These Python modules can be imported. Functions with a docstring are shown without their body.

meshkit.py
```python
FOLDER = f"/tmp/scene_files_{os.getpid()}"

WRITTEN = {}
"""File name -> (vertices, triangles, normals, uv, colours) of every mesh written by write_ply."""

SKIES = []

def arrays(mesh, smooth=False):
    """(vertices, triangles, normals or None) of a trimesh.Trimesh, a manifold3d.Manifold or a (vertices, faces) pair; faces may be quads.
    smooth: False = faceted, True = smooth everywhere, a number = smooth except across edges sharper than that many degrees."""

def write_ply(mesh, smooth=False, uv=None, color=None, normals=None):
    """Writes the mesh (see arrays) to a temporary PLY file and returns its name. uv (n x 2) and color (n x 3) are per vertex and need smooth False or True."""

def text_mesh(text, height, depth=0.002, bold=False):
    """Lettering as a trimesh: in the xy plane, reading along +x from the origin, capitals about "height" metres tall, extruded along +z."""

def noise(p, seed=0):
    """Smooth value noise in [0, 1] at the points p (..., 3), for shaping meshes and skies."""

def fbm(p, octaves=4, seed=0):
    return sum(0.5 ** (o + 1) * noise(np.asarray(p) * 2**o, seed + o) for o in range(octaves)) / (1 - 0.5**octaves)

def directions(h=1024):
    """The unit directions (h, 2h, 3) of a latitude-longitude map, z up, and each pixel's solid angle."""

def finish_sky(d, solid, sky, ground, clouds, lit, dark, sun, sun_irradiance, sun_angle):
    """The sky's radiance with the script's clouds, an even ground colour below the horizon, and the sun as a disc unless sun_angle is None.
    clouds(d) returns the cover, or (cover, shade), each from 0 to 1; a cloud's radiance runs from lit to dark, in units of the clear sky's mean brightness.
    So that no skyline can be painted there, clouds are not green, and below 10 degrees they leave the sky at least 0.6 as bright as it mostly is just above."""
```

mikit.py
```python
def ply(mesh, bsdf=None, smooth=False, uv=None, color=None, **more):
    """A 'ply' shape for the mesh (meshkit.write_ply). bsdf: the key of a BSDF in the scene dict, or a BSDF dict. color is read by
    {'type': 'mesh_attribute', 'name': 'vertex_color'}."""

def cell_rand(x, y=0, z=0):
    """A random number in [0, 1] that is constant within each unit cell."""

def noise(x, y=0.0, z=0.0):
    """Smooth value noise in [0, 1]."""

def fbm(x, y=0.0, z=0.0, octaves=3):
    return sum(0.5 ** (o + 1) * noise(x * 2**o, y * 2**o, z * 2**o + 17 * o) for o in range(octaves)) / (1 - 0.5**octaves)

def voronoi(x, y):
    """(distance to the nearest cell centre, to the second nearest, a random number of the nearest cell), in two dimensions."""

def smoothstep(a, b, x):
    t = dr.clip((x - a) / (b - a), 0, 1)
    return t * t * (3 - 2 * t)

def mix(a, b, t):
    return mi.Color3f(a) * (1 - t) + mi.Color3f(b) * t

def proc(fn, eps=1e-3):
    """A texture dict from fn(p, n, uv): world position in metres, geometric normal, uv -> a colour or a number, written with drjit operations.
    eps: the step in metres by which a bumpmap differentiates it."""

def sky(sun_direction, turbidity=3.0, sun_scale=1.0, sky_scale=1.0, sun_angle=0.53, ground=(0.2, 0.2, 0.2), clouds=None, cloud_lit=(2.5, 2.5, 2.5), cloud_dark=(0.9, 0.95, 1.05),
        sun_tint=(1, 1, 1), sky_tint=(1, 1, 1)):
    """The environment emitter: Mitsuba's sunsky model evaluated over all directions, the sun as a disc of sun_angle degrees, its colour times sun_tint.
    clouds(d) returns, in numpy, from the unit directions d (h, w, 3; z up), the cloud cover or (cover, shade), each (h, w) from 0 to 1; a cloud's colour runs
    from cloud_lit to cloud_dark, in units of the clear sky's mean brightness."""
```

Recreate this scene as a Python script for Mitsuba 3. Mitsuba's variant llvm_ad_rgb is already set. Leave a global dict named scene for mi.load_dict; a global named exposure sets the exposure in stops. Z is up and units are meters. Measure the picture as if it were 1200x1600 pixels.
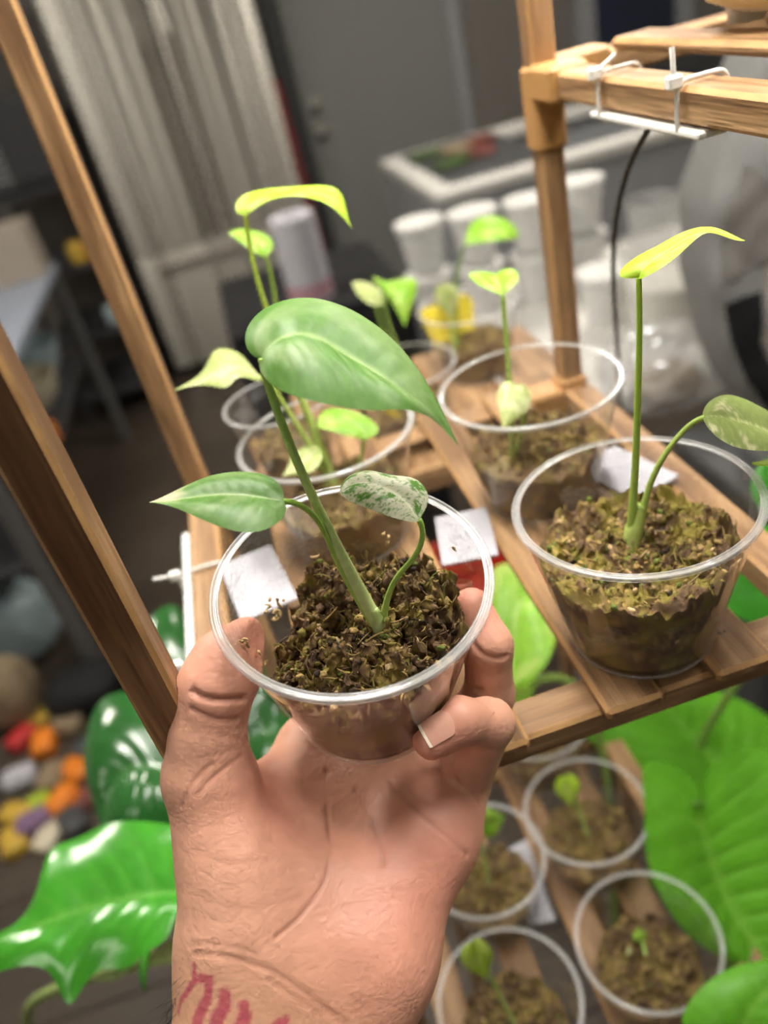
import math, random
import numpy as np, trimesh, mitsuba as mi, drjit as dr
import mikit, meshkit
from mikit import ply, proc, noise, fbm, voronoi, cell_rand, smoothstep, mix
from scipy.interpolate import PchipInterpolator, CubicSpline
T = mi.ScalarTransform4f
rng = np.random.default_rng(7)
scene, labels = {}, {}
exposure = 0.0

# ------------------------------------------------------------------ camera
# world: x to the right along the plant stand's front, y away from the camera, z up, floor at z = 0
EYE = np.array([0.0, 0.0, 1.56]); F = 1248.0
RX, DX, UX = np.array([.9500, -.3028, .0770]), np.array([-.2286, -.5058, .8317]), np.array([.2129, .8079, .5500])
B = np.stack([RX, DX, -UX])                      # world = EYE + B @ (right, down, forward)
u_, s_, v_ = np.linalg.svd(B); B = u_ @ v_
CR, CD, CF = B[:, 0], B[:, 1], B[:, 2]
M = np.eye(4); M[:3, 0] = -CR; M[:3, 1] = -CD; M[:3, 2] = CF; M[:3, 3] = EYE
scene['camera'] = {'type': 'thinlens', 'to_world': T(M), 'fov': 2 * math.degrees(math.atan(600 / F)), 'fov_axis': 'x',
                   'aperture_radius': 0.0023, 'focus_distance': 0.256, 'near_clip': 0.02, 'far_clip': 50.0}

def P(px, py, t):
    """World point seen at (px, py) at forward distance t (metres)."""
    px, py, t = np.asarray(px, float), np.asarray(py, float), np.asarray(t, float)
    c = np.stack([(px - 600) / F * t, (py - 800) / F * t, t], -1)
    return EYE + c @ B.T
def Cc(px, py, t): return np.array([(px - 600) / F * t, (py - 800) / F * t, t])
def W(c): return EYE + np.asarray(c) @ B.T
def on_z(px, py, z):
    d = P(px, py, 1.0) - EYE
    return EYE + d * (z - EYE[2]) / d[2]

# ------------------------------------------------------------------ lights
LED, LED_R, CEIL, CEIL_REAR = 48.0, 46.0, 36.0, 5.5  # strengths of the unseen lamps over the stand and on the ceiling
def rgb(*c): return {'type': 'rgb', 'value': [float(x) for x in c]}
def area(c, k): return {'type': 'area', 'radiance': rgb(*(np.array(c) * k))}
WARM, COOL = (1.0, .93, .82), (.95, .98, 1.0)

# ------------------------------------------------------------------ helpers
def key(name):
    if name not in scene and name not in used: used.add(name); return name
    k = 1
    while f'{name}_{k:03d}' in used or f'{name}_{k:03d}' in scene: k += 1
    used.add(f'{name}_{k:03d}'); return f'{name}_{k:03d}'
used = set()
def thing(name, label=None, cat=None, group=None, kind=None):
    k = key(name); d = {}
    if label: d['label'] = label
    if cat: d['category'] = cat
    if group: d['group'] = group
    if kind: d['kind'] = kind
    if d: labels[k] = d
    return k
def part(parent, name, shape, label=None, kind=None):
    k = key(parent + '__' + name); scene[k] = shape
    d = {}
    if label: d['label'] = label
    if kind: d['kind'] = kind
    if d: labels[k] = d
    return k
def one(name, shape, label=None, cat=None, group=None, kind=None):
    k = thing(name, label, cat, group, kind); scene[k] = shape; return k
def at(shape, m): return {**shape, 'to_world': m}
def box(c, s, bev=0.0):
    s = np.asarray(s, float) / 2; c = np.asarray(c, float)
    if bev <= 0:
        m = trimesh.creation.box(extents=2 * s); m.apply_translation(c); return m
    p = []
    for sx in (-1, 1):
        for sy in (-1, 1):
            for sz in (-1, 1):
                g = np.array([sx, sy, sz])
                for k in range(3):
                    q = s - bev; q[k] = s[k]; p.append(c + g * q)
    return trimesh.convex.convex_hull(np.array(p))
def join(*ms): return trimesh.util.concatenate([trimesh.Trimesh(m.vertices, m.faces, process=False) for m in ms])
def lathe(prof, n=64, closed=False):
    prof = np.asarray(prof, float); a = np.arange(n) * 2 * np.pi / n
    v = np.stack([prof[:, 0, None] * np.cos(a), prof[:, 0, None] * np.sin(a), np.broadcast_to(prof[:, 1, None], (len(prof), n))], -1).reshape(-1, 3)
    k = len(prof); f = []
    for i in range(k if closed else k - 1):
        i2 = (i + 1) % k
        j = np.arange(n); j2 = (j + 1) % n
        f.append(np.stack([i * n + j, i * n + j2, i2 * n + j2, i2 * n + j], -1))
    f = np.concatenate(f)
    return trimesh.Trimesh(v, np.vstack([f[:, [0, 1, 2]], f[:, [0, 2, 3]]]), process=False)
def spl(pts, n):
    pts = np.asarray(pts, float)
    d = np.r_[0, np.cumsum(np.linalg.norm(np.diff(pts, axis=0), axis=1))]; d /= d[-1]
    return (CubicSpline(d, pts) if len(pts) > 2 else PchipInterpolator(d, pts))(np.linspace(0, 1, n))
def tube(pts, rad, sides=10, cap=True, flat=None):
    pts = np.asarray(pts, float); n = len(pts); rad = np.broadcast_to(np.asarray(rad, float), (n,))
    t = np.gradient(pts, axis=0); t /= np.linalg.norm(t, axis=1, keepdims=True) + 1e-12
    a = np.cross(t[0], [0.3, 0.2, .93]); a /= np.linalg.norm(a) + 1e-12
    A = []
    for i in range(n):
        a = a - t[i] * (a @ t[i]); a /= np.linalg.norm(a) + 1e-12; A.append(a)
    A = np.array(A); Bn = np.cross(t, A); g = np.arange(sides) * 2 * np.pi / sides
    v = (pts[:, None] + rad[:, None, None] * (np.cos(g)[None, :, None] * A[:, None] + np.sin(g)[None, :, None] * Bn[:, None])).reshape(-1, 3)
    i, j = np.meshgrid(np.arange(n - 1), np.arange(sides), indexing='ij')
    q = np.stack([i * sides + j, i * sides + (j + 1) % sides, (i + 1) * sides + (j + 1) % sides, (i + 1) * sides + j], -1).reshape(-1, 4)
    f = [q[:, [0, 1, 2]], q[:, [0, 2, 3]]]
    if cap:
        v = np.vstack([v, pts[0], pts[-1]]); j = np.arange(sides); j2 = (j + 1) % sides
        f += [np.stack([j2, j, np.full(sides, n * sides)], -1), np.stack([(n - 1) * sides + j, (n - 1) * sides + j2, np.full(sides, n * sides + 1)], -1)]
    return trimesh.Trimesh(v, np.vstack(f), process=False)
def frame(p, z, x=(1, 0, 0)):
    z = np.asarray(z, float) / np.linalg.norm(z); x = np.asarray(x, float); x = x - z * (x @ z); x /= np.linalg.norm(x)
    m = np.eye(4); m[:3, 0] = x; m[:3, 1] = np.cross(z, x); m[:3, 2] = z; m[:3, 3] = p; return m
def srgb(*c):
    c = np.array(c, float) / 255; return np.where(c < .04045, c / 12.92, ((c + .055) / 1.055) ** 2.4)

# ------------------------------------------------------------------ materials
def mat(name, c, rough=.5, spec=.4, **k):
    scene[name] = {'type': 'twosided', 'b': {'type': 'principled', 'base_color': c if isinstance(c, dict) else rgb(*c), 'roughness': rough, 'specular': spec, **k}}
    return name
VC = {'type': 'mesh_attribute', 'name': 'vertex_color'}

def wood(ax, dark=0.0):
    def fn(p, n, uv):
        q = [p.x, p.y, p.z]; a = q[ax]; b, c = q[(ax + 1) % 3], q[(ax + 2) % 3]
        w = fbm(a * 9, b * 60, c * 60, 3)
        ring = .5 + .5 * dr.sin((b * 420 + c * 330) + 9 * w + a * 6)
        fine = noise(a * 70, b * 1400, c * 1400)
        streak = noise(a * 25, b * 420, c * 420)
        burn = dr.clip(smoothstep(.40, .68, fbm(a * 14 + 3, b * 45, c * 45, 3)) + dark, 0, 1.5)
        col = mix((.43, .265, .135), (.215, .115, .053), .55 * ring + .45 * streak)
        col = mix(col, mi.Color3f(.085, .036, .016), .55 * burn)
        col = col * (.72 + .5 * fine)
        m = dr.maximum(dr.abs(n.x), dr.maximum(dr.abs(n.y), dr.abs(n.z)))
        worn = dr.select(m < .93, .75, 0.0) * (.6 + .6 * noise(a * 120, b * 90, c * 90))
        return mix(col, mi.Color3f(.52, .30, .12), dr.clip(worn, 0, 1))
    def bump(p, n, uv):
        q = [p.x, p.y, p.z]; a = q[ax]; b, c = q[(ax + 1) % 3], q[(ax + 2) % 3]
        return .00018 * noise(a * 60, b * 1300, c * 1300) + .0003 * noise(a * 25, b * 420, c * 420)
    return {'type': 'twosided', 'b': {'type': 'bumpmap', 'arbitrary': proc(bump, 2e-4), 'scale': 1.0,
            'bsdf': {'type': 'principled', 'base_color': proc(fn), 'roughness': .48, 'specular': .35}}}
for ax, nm in enumerate('xyz'): scene['wood_' + nm] = wood(ax)
scene['wood_dark'] = wood(2, .75)

MO = [P(400, 920, .268), P(722, 838, .272)]       # where the held cup's wall is fogged
def haze(p, n, uv):
    blot = smoothstep(.55, .62, fbm(p.x * 75, p.y * 75, p.z * 75, 4)) * (.35 + .65 * noise(p.x * 900, p.y * 900, p.z * 900))
    d1 = dr.sqrt(dr.square(p.x - float(MO[0][0])) + dr.square(p.y - float(MO[0][1])) + dr.square(p.z - float(MO[0][2])))
    d2 = dr.sqrt(dr.square(p.x - float(MO[1][0])) + dr.square(p.y - float(MO[1][1])) + dr.square(p.z - float(MO[1][2])))
    wet = dr.maximum(1 - smoothstep(.010, .016, d1 + .006 * fbm(p.x * 300, p.y * 300, p.z * 300, 3)), 1 - smoothstep(.010, .018, d2 + .010 * fbm(p.x * 200, p.y * 200, p.z * 200, 3)))
    drops = smoothstep(.35, .65, noise(p.x * 800, p.y * 800, p.z * 800))
    return .018 + .26 * wet * (.35 + .65 * drops) + .14 * blot * smoothstep(.5, .7, fbm(p.x * 28 + 5, p.y * 28, p.z * 28, 2))
scene['clear_plastic'] = {'type': 'blendbsdf', 'weight': proc(haze), 'a': {'type': 'thindielectric', 'int_ior': 1.24},
                          'b': {'type': 'twosided', 'b': {'type': 'roughplastic', 'diffuse_reflectance': rgb(.8, .8, .8), 'alpha': .15}}}
scene['clear_rim'] = {'type': 'blendbsdf', 'weight': .17, 'a': {'type': 'thindielectric', 'int_ior': 1.6},
                      'b': {'type': 'twosided', 'b': {'type': 'roughplastic', 'diffuse_reflectance': rgb(.82, .83, .83), 'alpha': .06}}}
scene['clear_bag'] = {'type': 'blendbsdf', 'weight': .3, 'a': {'type': 'thindielectric', 'int_ior': 1.5},
                      'b': {'type': 'twosided', 'b': {'type': 'roughplastic', 'diffuse_reflectance': rgb(.8, .8, .8), 'alpha': .08}}}
scene['leaf_skin'] = {'type': 'blendbsdf', 'weight': .42,
    'a': {'type': 'twosided', 'b': {'type': 'principled', 'base_color': VC, 'roughness': .42, 'specular': .5}},
    'b': {'type': 'principledthin', 'base_color': VC, 'roughness': .5, 'diff_trans': 1.1, 'spec_trans': 0.0}}
scene['glossy_leaf_skin'] = {'type': 'blendbsdf', 'weight': .25,
    'a': {'type': 'twosided', 'b': {'type': 'principled', 'base_color': VC, 'roughness': .20, 'specular': .9}},
    'b': {'type': 'principledthin', 'base_color': VC, 'roughness': .5, 'diff_trans': 1.1, 'spec_trans': 0.0}}
scene['stem_skin'] = {'type': 'twosided', 'b': {'type': 'principled', 'base_color': VC, 'roughness': .4, 'specular': .4}}
scene['soil_mix'] = {'type': 'twosided', 'b': {'type': 'principled', 'base_color': VC, 'roughness': .75, 'specular': .3}}
def skin_bump(p, n, uv):
    return .00022 * fbm(p.x * 900, p.y * 900, p.z * 900, 2) + .00016 * noise(p.x * 260, p.y * 260, p.z * 260)
scene['skin'] = {'type': 'twosided', 'b': {'type': 'bumpmap', 'arbitrary': proc(skin_bump, 2e-4), 'scale': 1.0,
                 'bsdf': {'type': 'principled', 'base_color': VC, 'roughness': .46, 'specular': .45, 'sheen': .15}}}
mat('nail', (.62, .33, .25), .22, .5); mat('nail_edge', (.85, .75, .62), .3, .5); mat('hair', (.012, .009, .008), .5)
mat('tan_plastic', (.44, .235, .085), .42); mat('white_plastic', (.78, .78, .76), .35); mat('cable_black', (.012, .012, .013), .4)
mat('paper_white', (.46, .455, .50), .75); mat('steel_dark', (.05, .05, .055), .35)
mat('yellow_card', (.74, .60, .05), .6)
def brushed(p, n, uv): return .35 + .12 * noise(p.x * 6, p.y * 6, 3.0) + .05 * noise(p.x * 40, p.y * 2, p.z * 900)
scene['brushed_steel'] = {'type': 'twosided', 'b': {'type': 'roughconductor', 'material': 'none', 'specular_reflectance': rgb(.58, .56, .50), 'alpha_u': .075, 'alpha_v': .32, 'distribution': 'ggx'}}
mat('brown_paint', (.10, .06, .035), .5); mat('grey_door_paint', (.25, .253, .245), .45); mat('wall_paint', (.20, .185, .17), .7); mat('ceiling_paint', (.7, .69, .66), .8)
def plankfn(p, n, uv):
    r = cell_rand(dr.floor(p.y / .16), dr.floor((p.x + 7 * dr.floor(p.y / .16) * .37) / 1.1))
    g = fbm(p.x * 5, p.y * 70, 1.0 + r * 9, 3)
    return mix((.085, .066, .050), (.040, .030, .022), .6 * g + .4 * r)
scene['floor_wood'] = {'type': 'twosided', 'b': {'type': 'principled', 'base_color': proc(plankfn), 'roughness': .5, 'specular': .4}}
mat('white_enamel', (.62, .61, .58), .4); mat('freezer_inside', (.03, .03, .035), .5); mat('navy', (.018, .025, .055), .35)
mat('light_frame', (.33, .34, .36), .5); mat('grey_shell', (.24, .24, .235), .5); mat('black_cloth', (.008, .008, .009), .8)
mat('beige_board', (.38, .33, .28), .6); mat('table_top', (.30, .34, .42), .4); mat('cream', (.62, .56, .42), .5)
mat('milk', (.70, .69, .62), .5); mat('red_plastic', (.55, .035, .02), .4); mat('dark_grey', (.06, .062, .065), .5)
mat('orange', (.75, .22, .02), .5); mat('yellow', (.55, .36, .05), .5); mat('red', (.45, .03, .03), .5); mat('lime', (.35, .45, .04), .5)
mat('kraft', (.25, .19, .12), .8); mat('purple_pack', (.2, .12, .22), .5); mat('cool_pack', (.35, .45, .48), .4); mat('green_pack', (.05, .25, .04), .5)
mat('wall_light', (.6, .58, .54), .8)
mat('dull_red', (.16, .05, .04), .5); mat('dull_green', (.06, .10, .03), .5); mat('leg_grey', (.12, .12, .12), .45); mat('lamp_body', (.5, .5, .5), .5)
mat('ceramic', (.66, .55, .33), .35)

# ------------------------------------------------------------------ room
def struct(name, mesh, m, smooth=False):
    scene[name] = ply(mesh, m, smooth); labels[name] = {'kind': 'structure'}; used.add(name)
XA, XB, YA, YB, H = -2.3, 3.4, -2.2, 4.72, 2.6
struct('floor', box(((XA + XB) / 2, (YA + YB) / 2, -.06), (XB - XA + .2, YB - YA + .2, .1)), 'floor_wood')
struct('ceiling', box(((XA + XB) / 2, (YA + YB) / 2, H + .05), (XB - XA + .2, YB - YA + .2, .1)), 'ceiling_paint')
struct('wall_back', box(((XA + XB) / 2, YB + .05, H / 2), (XB - XA, .1, H)), 'wall_paint')
struct('wall_left', box((XA - .05, (YA + YB) / 2, H / 2), (.1, YB - YA, H)), 'wall_light')
struct('wall_right', box((XB + .05, (YA + YB) / 2, H / 2), (.1, YB - YA, H)), 'wall_light')
struct('wall_front', box(((XA + XB) / 2, YA - .05, H / 2), (XB - XA, .1, H)), 'wall_light')
struct('door_2', box((-.35, YA + .02, 1.02), (.86, .04, 2.04), .004), 'brown_paint')  # unseen, behind the viewer; gives the fridge a dark band to reflect
part('door_2', 'door_knob', at(ply(trimesh.creation.icosphere(2, .03), 'brushed_steel', True), T().translate([-.02, YA + .07, .98])))
wr_ = thing('unseen_wardrobe', 'unseen dark cupboard behind the viewer, darkening what the fridge reflects', 'unseen_wardrobe')  # out of view; placed to darken part of the fridge reflections
part(wr_, 'body', ply(box((.72, YA + .30, 1.05), (.9, .56, 2.1), .006), 'dark_grey'))
for x in (.50, .94): part(wr_, 'door', ply(box((x, YA + .592, 1.05), (.43, .02, 2.04), .003), 'dark_grey'))
# floor boards
pl = ply(box((0, 0, 0), (1.096, .157, .014), .0015), 'floor_wood')
for r in range(27):
    y = -.08 + .16 * r + .16
    o = -(7 * math.floor((y) / .16) * .37) % 1.1
    for c in range(-1, 4):
        x = -2.3 + c * 1.1 + o + .55
        if x - .55 < XA or x > 1.6 or y > 4.6: continue
        part('floor', 'board', at(pl, T().translate([x, y, -.003])))
# door
struct('door_1', box((.98, YB - .02, 1.02), (.84, .04, 2.04), .004), 'grey_door_paint')
for z, r in ((.93, .030), (1.06, .026)):
    k = lathe([(0.0, .06), (r * .8, .058), (r, .04), (r * .8, .025), (r * .45, .018), (r * .45, .008), (r * 1.15, .006), (r * 1.15, 0)], 24)
    part('door_1', 'door_knob' if z < 1 else 'deadbolt', at(ply(k, 'brushed_steel', 40), T(frame((.635, YB - .04, z), (0, -1, 0)))))
struct('trim_1', box((1.44, YB - .02, 1.05), (.075, .05, 2.12), .004), 'light_frame')
struct('dark_strip_2', box((.515, YB - .02, 1.05), (.07, .05, 2.12), .004), 'dark_grey')  # dark strip in the gap between fridge and grey door
struct('trim_3', box((.98, YB - .02, 2.08), (1.0, .05, .08), .004), 'light_frame')
struct('baseboard_back', box((2.4, YB - .01, .05), (1.8, .02, .1), .003), 'light_frame')
# window with dark pane
struct('window_1', join(box((2.17, YB - .03, 1.35), (.10, .06, 1.06), .004), box((2.75, YB - .03, 1.35), (.10, .06, 1.06), .004), box((2.46, YB - .03, .86), (.5, .06, .07), .004), box((2.46, YB - .03, 1.86), (.5, .06, .07), .004)), 'light_frame')
part('window_1', 'pane', ply(box((2.46, YB - .02, 1.35), (.5, .012, .95)), 'navy'))

# fridge
fr = thing('fridge', 'tall stainless steel fridge with two upper doors and a freezer drawer', 'fridge')
part(fr, 'body', ply(box((-.045, 4.48, .92), (.90, .44, 1.76), .01), 'dark_grey'))
def fdoor(x0, x1, z0, z1, bulge):
    n, k = 90, 2; xs = np.linspace(x0, x1, n); zs = np.array([z0, z1])
    q = (xs - (x0 + x1) / 2) / ((x1 - x0) / 2)
    yy = 4.205 - bulge * (1 - np.abs(q) ** 2.2) - .0015 * np.sin(xs * 37 + 1) - .0009 * np.sin(xs * 83 + xs * xs * 40) - .0005 * np.sin(xs * 131 + 2)
    v, f = [], []
    for z in zs:
        v += [(x, y, z) for x, y in zip(xs, yy)]
    v += [(x, 4.26, z) for z in zs for x in (x0, x1)]
    for i in range(n - 1): f += [(i, i + 1, n + i + 1), (i, n + i + 1, n + i)]
    b = 2 * n
    f += [(0, n, b + 2), (0, b + 2, b), (n - 1, b + 1, b + 3), (n - 1, b + 3, 2 * n - 1), (b, b + 1, b + 3), (b, b + 3, b + 2)]
    f += [(n + i, n + i + 1, b + 2) for i in range(n - 1)] + [(i + 1, i, b) for i in range(n - 1)]
    f += [(2 * n - 1, b + 3, b + 2), (n - 1, b, b + 1)]
    m = trimesh.Trimesh(np.array(v), np.array(f), process=False)
    return m
def fuv(m): return np.stack([m.vertices[:, 0], m.vertices[:, 2]], -1)
for x0, x1 in ((-.495, -.049), (-.041, .405)):
    m = fdoor(x0, x1, .665, 1.80, .014); d = part(fr, 'door', ply(m, 'brushed_steel', True, uv=fuv(m)))
    hx = -.085 if x0 < -.1 else -.005
    part(d, 'handle', ply(join(tube([(hx, 4.135, .72), (hx, 4.135, 1.55)], .011, 12), *[tube([(hx, 4.135, z), (hx, 4.2, z)], .009, 8) for z in (.76, 1.5)]), 'brushed_steel', 40))
m = fdoor(-.495, .405, .06, .655, .014); d = part(fr, 'drawer', ply(m, 'brushed_steel', True, uv=fuv(m)))
part(d, 'handle', ply(join(tube([(-.40, 4.135, .60), (.31, 4.135, .60)], .011, 12), *[tube([(x, 4.135, .60), (x, 4.2, .60)], .009, 8) for x in (-.36, .27)]), 'brushed_steel', 40))

# broom with a red handle between fridge and door
bm = thing('broom', 'broom with a red handle leaning between the fridge and the grey door', 'broom')
part(bm, 'handle', ply(tube(spl([(.462, 4.55, .25), (.455, 4.66, 1.22)], 8), .013, 10), 'red', 40))
part(bm, 'head', ply(box((.462, 4.55, .14), (.05, .24, .20), .012), 'dark_grey'))

# unseen ceiling lamps, out of view, placed to light the room and the palm
for i, (x, y) in enumerate(((-.8, 1.75), (1.2, 2.6), (-.9, -.8), (1.2, -.9))):
    c = thing('unseen_ceiling_light', 'unseen flat square lamp on the ceiling, out of view, lighting the room', 'lamp', 'unseen ceiling lamps')
    part(c, 'frame', ply(box((x, y, H - .02), (.62, .62, .04), .004), 'white_plastic'))
    q = np.array([(x - .28, y - .28, H - .042), (x - .28, y + .28, H - .042), (x + .28, y + .28, H - .042), (x + .28, y - .28, H - .042)])
    part(c, 'diffuser', ply((q, np.array([[0, 1, 2, 3]])), 'white_plastic', emitter=area(WARM, CEIL if i < 2 else CEIL_REAR)))

# ------------------------------------------------------------------ plant stand
SZ = 1.315                    # top of the shelf's slats
LZ = .964                     # top of the lower tier's slats
PX0, PX1, PY0, PY1 = -.0680, .1850, .209, .4585
st = thing('plant_stand', 'brown scorched wood plant stand with slatted tiers and square posts', 'plant stand')
def post(x, y, s=.0142, m='wood_z'): part(st, 'post', ply(box((x, y, .99), (s, s, 1.98), .0016), m))
post(PX0 - .0015, PY0, .0148, 'wood_dark'); post(PX0 + .0005, PY1); post(PX1, PY1); post(PX1 + .012, PY0)
def tier(ztop):
    zr = ztop - .006 - .0066
    part(st, 'rail', ply(box(((PX0 + PX1) / 2 + .006, PY0, zr), (PX1 - PX0 - .004, .0195, .0132), .0016), 'wood_x'))
    part(st, 'rail', ply(box(((PX0 + PX1) / 2, PY1, zr), (PX1 - PX0 - .015, .018, .0132), .0016), 'wood_x'))
    for x in (PX0 - .001, PX1 + .001): part(st, 'rail', ply(box((x, (PY0 + PY1) / 2, zr + .002), (.018, PY1 - PY0 - .020, .0150), .0016), 'wood_y'))
    for x, w in ((-.018, .0225), (.0380, .0225), (.0922, .0235), (.1382, .0245)):
        s = part(st, 'slat', ply(box((x, (PY0 + PY1) / 2 - .001, ztop - .0030), (w, PY1 - PY0 + .030, .0059), .0016), 'wood_y'))
        if ztop > 1.2 and x > .1:
            for k in (-1, 0, 1):
                part(s, 'pin_hole', at(ply(trimesh.creation.cylinder(radius=.0006, height=.0012, sections=8), 'cable_black'), T().translate([x + k * .0024, PY0 + .003, ztop - .0003])))
tier(SZ); tier(LZ)
# brackets where rails meet the back posts
part(st, 'corner_bracket', ply(join(box((PX0, PY1, SZ - .010), (.0185, .0185, .024), .002), box((PX0 + .024, PY1, SZ - .0125), (.036, .0215, .019), .002)), 'tan_plastic'))
part(st, 'corner_bracket', ply(join(box((PX1, PY1, SZ - .010), (.0185, .0185, .024), .002), box((PX1 - .024, PY1, SZ - .0125), (.036, .0215, .019), .002)), 'tan_plastic'))
# the next, higher tier beginning at the right back post and running to the right
UZ = 1.4995
part(st, 'rail', ply(box((PX1 + .004, PY1 - .200, UZ - .0067), (.018, .375, .0134), .0018), 'wood_y'))
part(st, 'rail', ply(box((PX1 + .17, PY1 + .004, UZ - .0067), (.32, .018, .0134), .0018), 'wood_x'))
for i in range(3): part(st, 'slat', ply(box((PX1 + .046 + .050 * i, PY1 - .21 - (.055 if i else 0), UZ + .0030), (.0235, .395, .0059), .0022), 'wood_y'))
part(st, 'corner_bracket', ply(join(box((PX1, PY1, UZ - .020), (.0182, .0182, .043), .0022), box((PX1 + .002, PY1 - .018, UZ - .0062), (.0225, .030, .0172), .002), box((PX1 + .020, PY1 + .004, UZ - .0060), (.036, .0215, .0175), .002)), 'tan_plastic'), 'tan plastic corner bracket')
# unseen top frame, out of view above, that carries the unseen lamp
part(st, 'rail', ply(box(((PX0 + PX1) / 2, PY0, 1.97), (PX1 - PX0 - .01, .014, .014), .002), 'wood_x'))
part(st, 'rail', ply(box(((PX0 + PX1) / 2, PY1, 1.97), (PX1 - PX0 - .016, .014, .014), .002), 'wood_x'))
gl = thing('unseen_grow_lamp', 'unseen white bar grow lamp over the shelf, out of view, lighting the cups and hand', 'lamp')  # out of view overhead; placed to light the cups and the hand
part(gl, 'housing', ply(box((.06, .34, 1.955), (.12, .50, .022), .003), 'white_plastic'))
def panel(x0, x1, y0, y1, z):
    return np.array([(x0, y0, z), (x0, y1, z), (x1, y1, z), (x1, y0, z)]), np.array([[0, 1, 2, 3]])
part(gl, 'diffuser', ply(panel(.01, .11, .11, .57, 1.9425), 'white_plastic', emitter=area((1, .95, .87), LED)))

gl = thing('unseen_grow_lamp', 'unseen white bar grow lamp over the higher tier, out of view, lighting from the right', 'lamp')  # out of view; placed so light from the right reaches under the large leaf
part(gl, 'housing', ply(box((.45, .33, 1.955), (.12, .56, .022), .003), 'white_plastic'))
part(gl, 'hanger', ply(tube([(PX1, PY1, 1.964), (.45, PY1, 1.964)], .005, 8), 'white_plastic', 40))
part(gl, 'diffuser', ply(panel(.40, .50, .07, .59, 1.9425), 'white_plastic', emitter=area((1, .95, .87), LED_R)))
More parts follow.
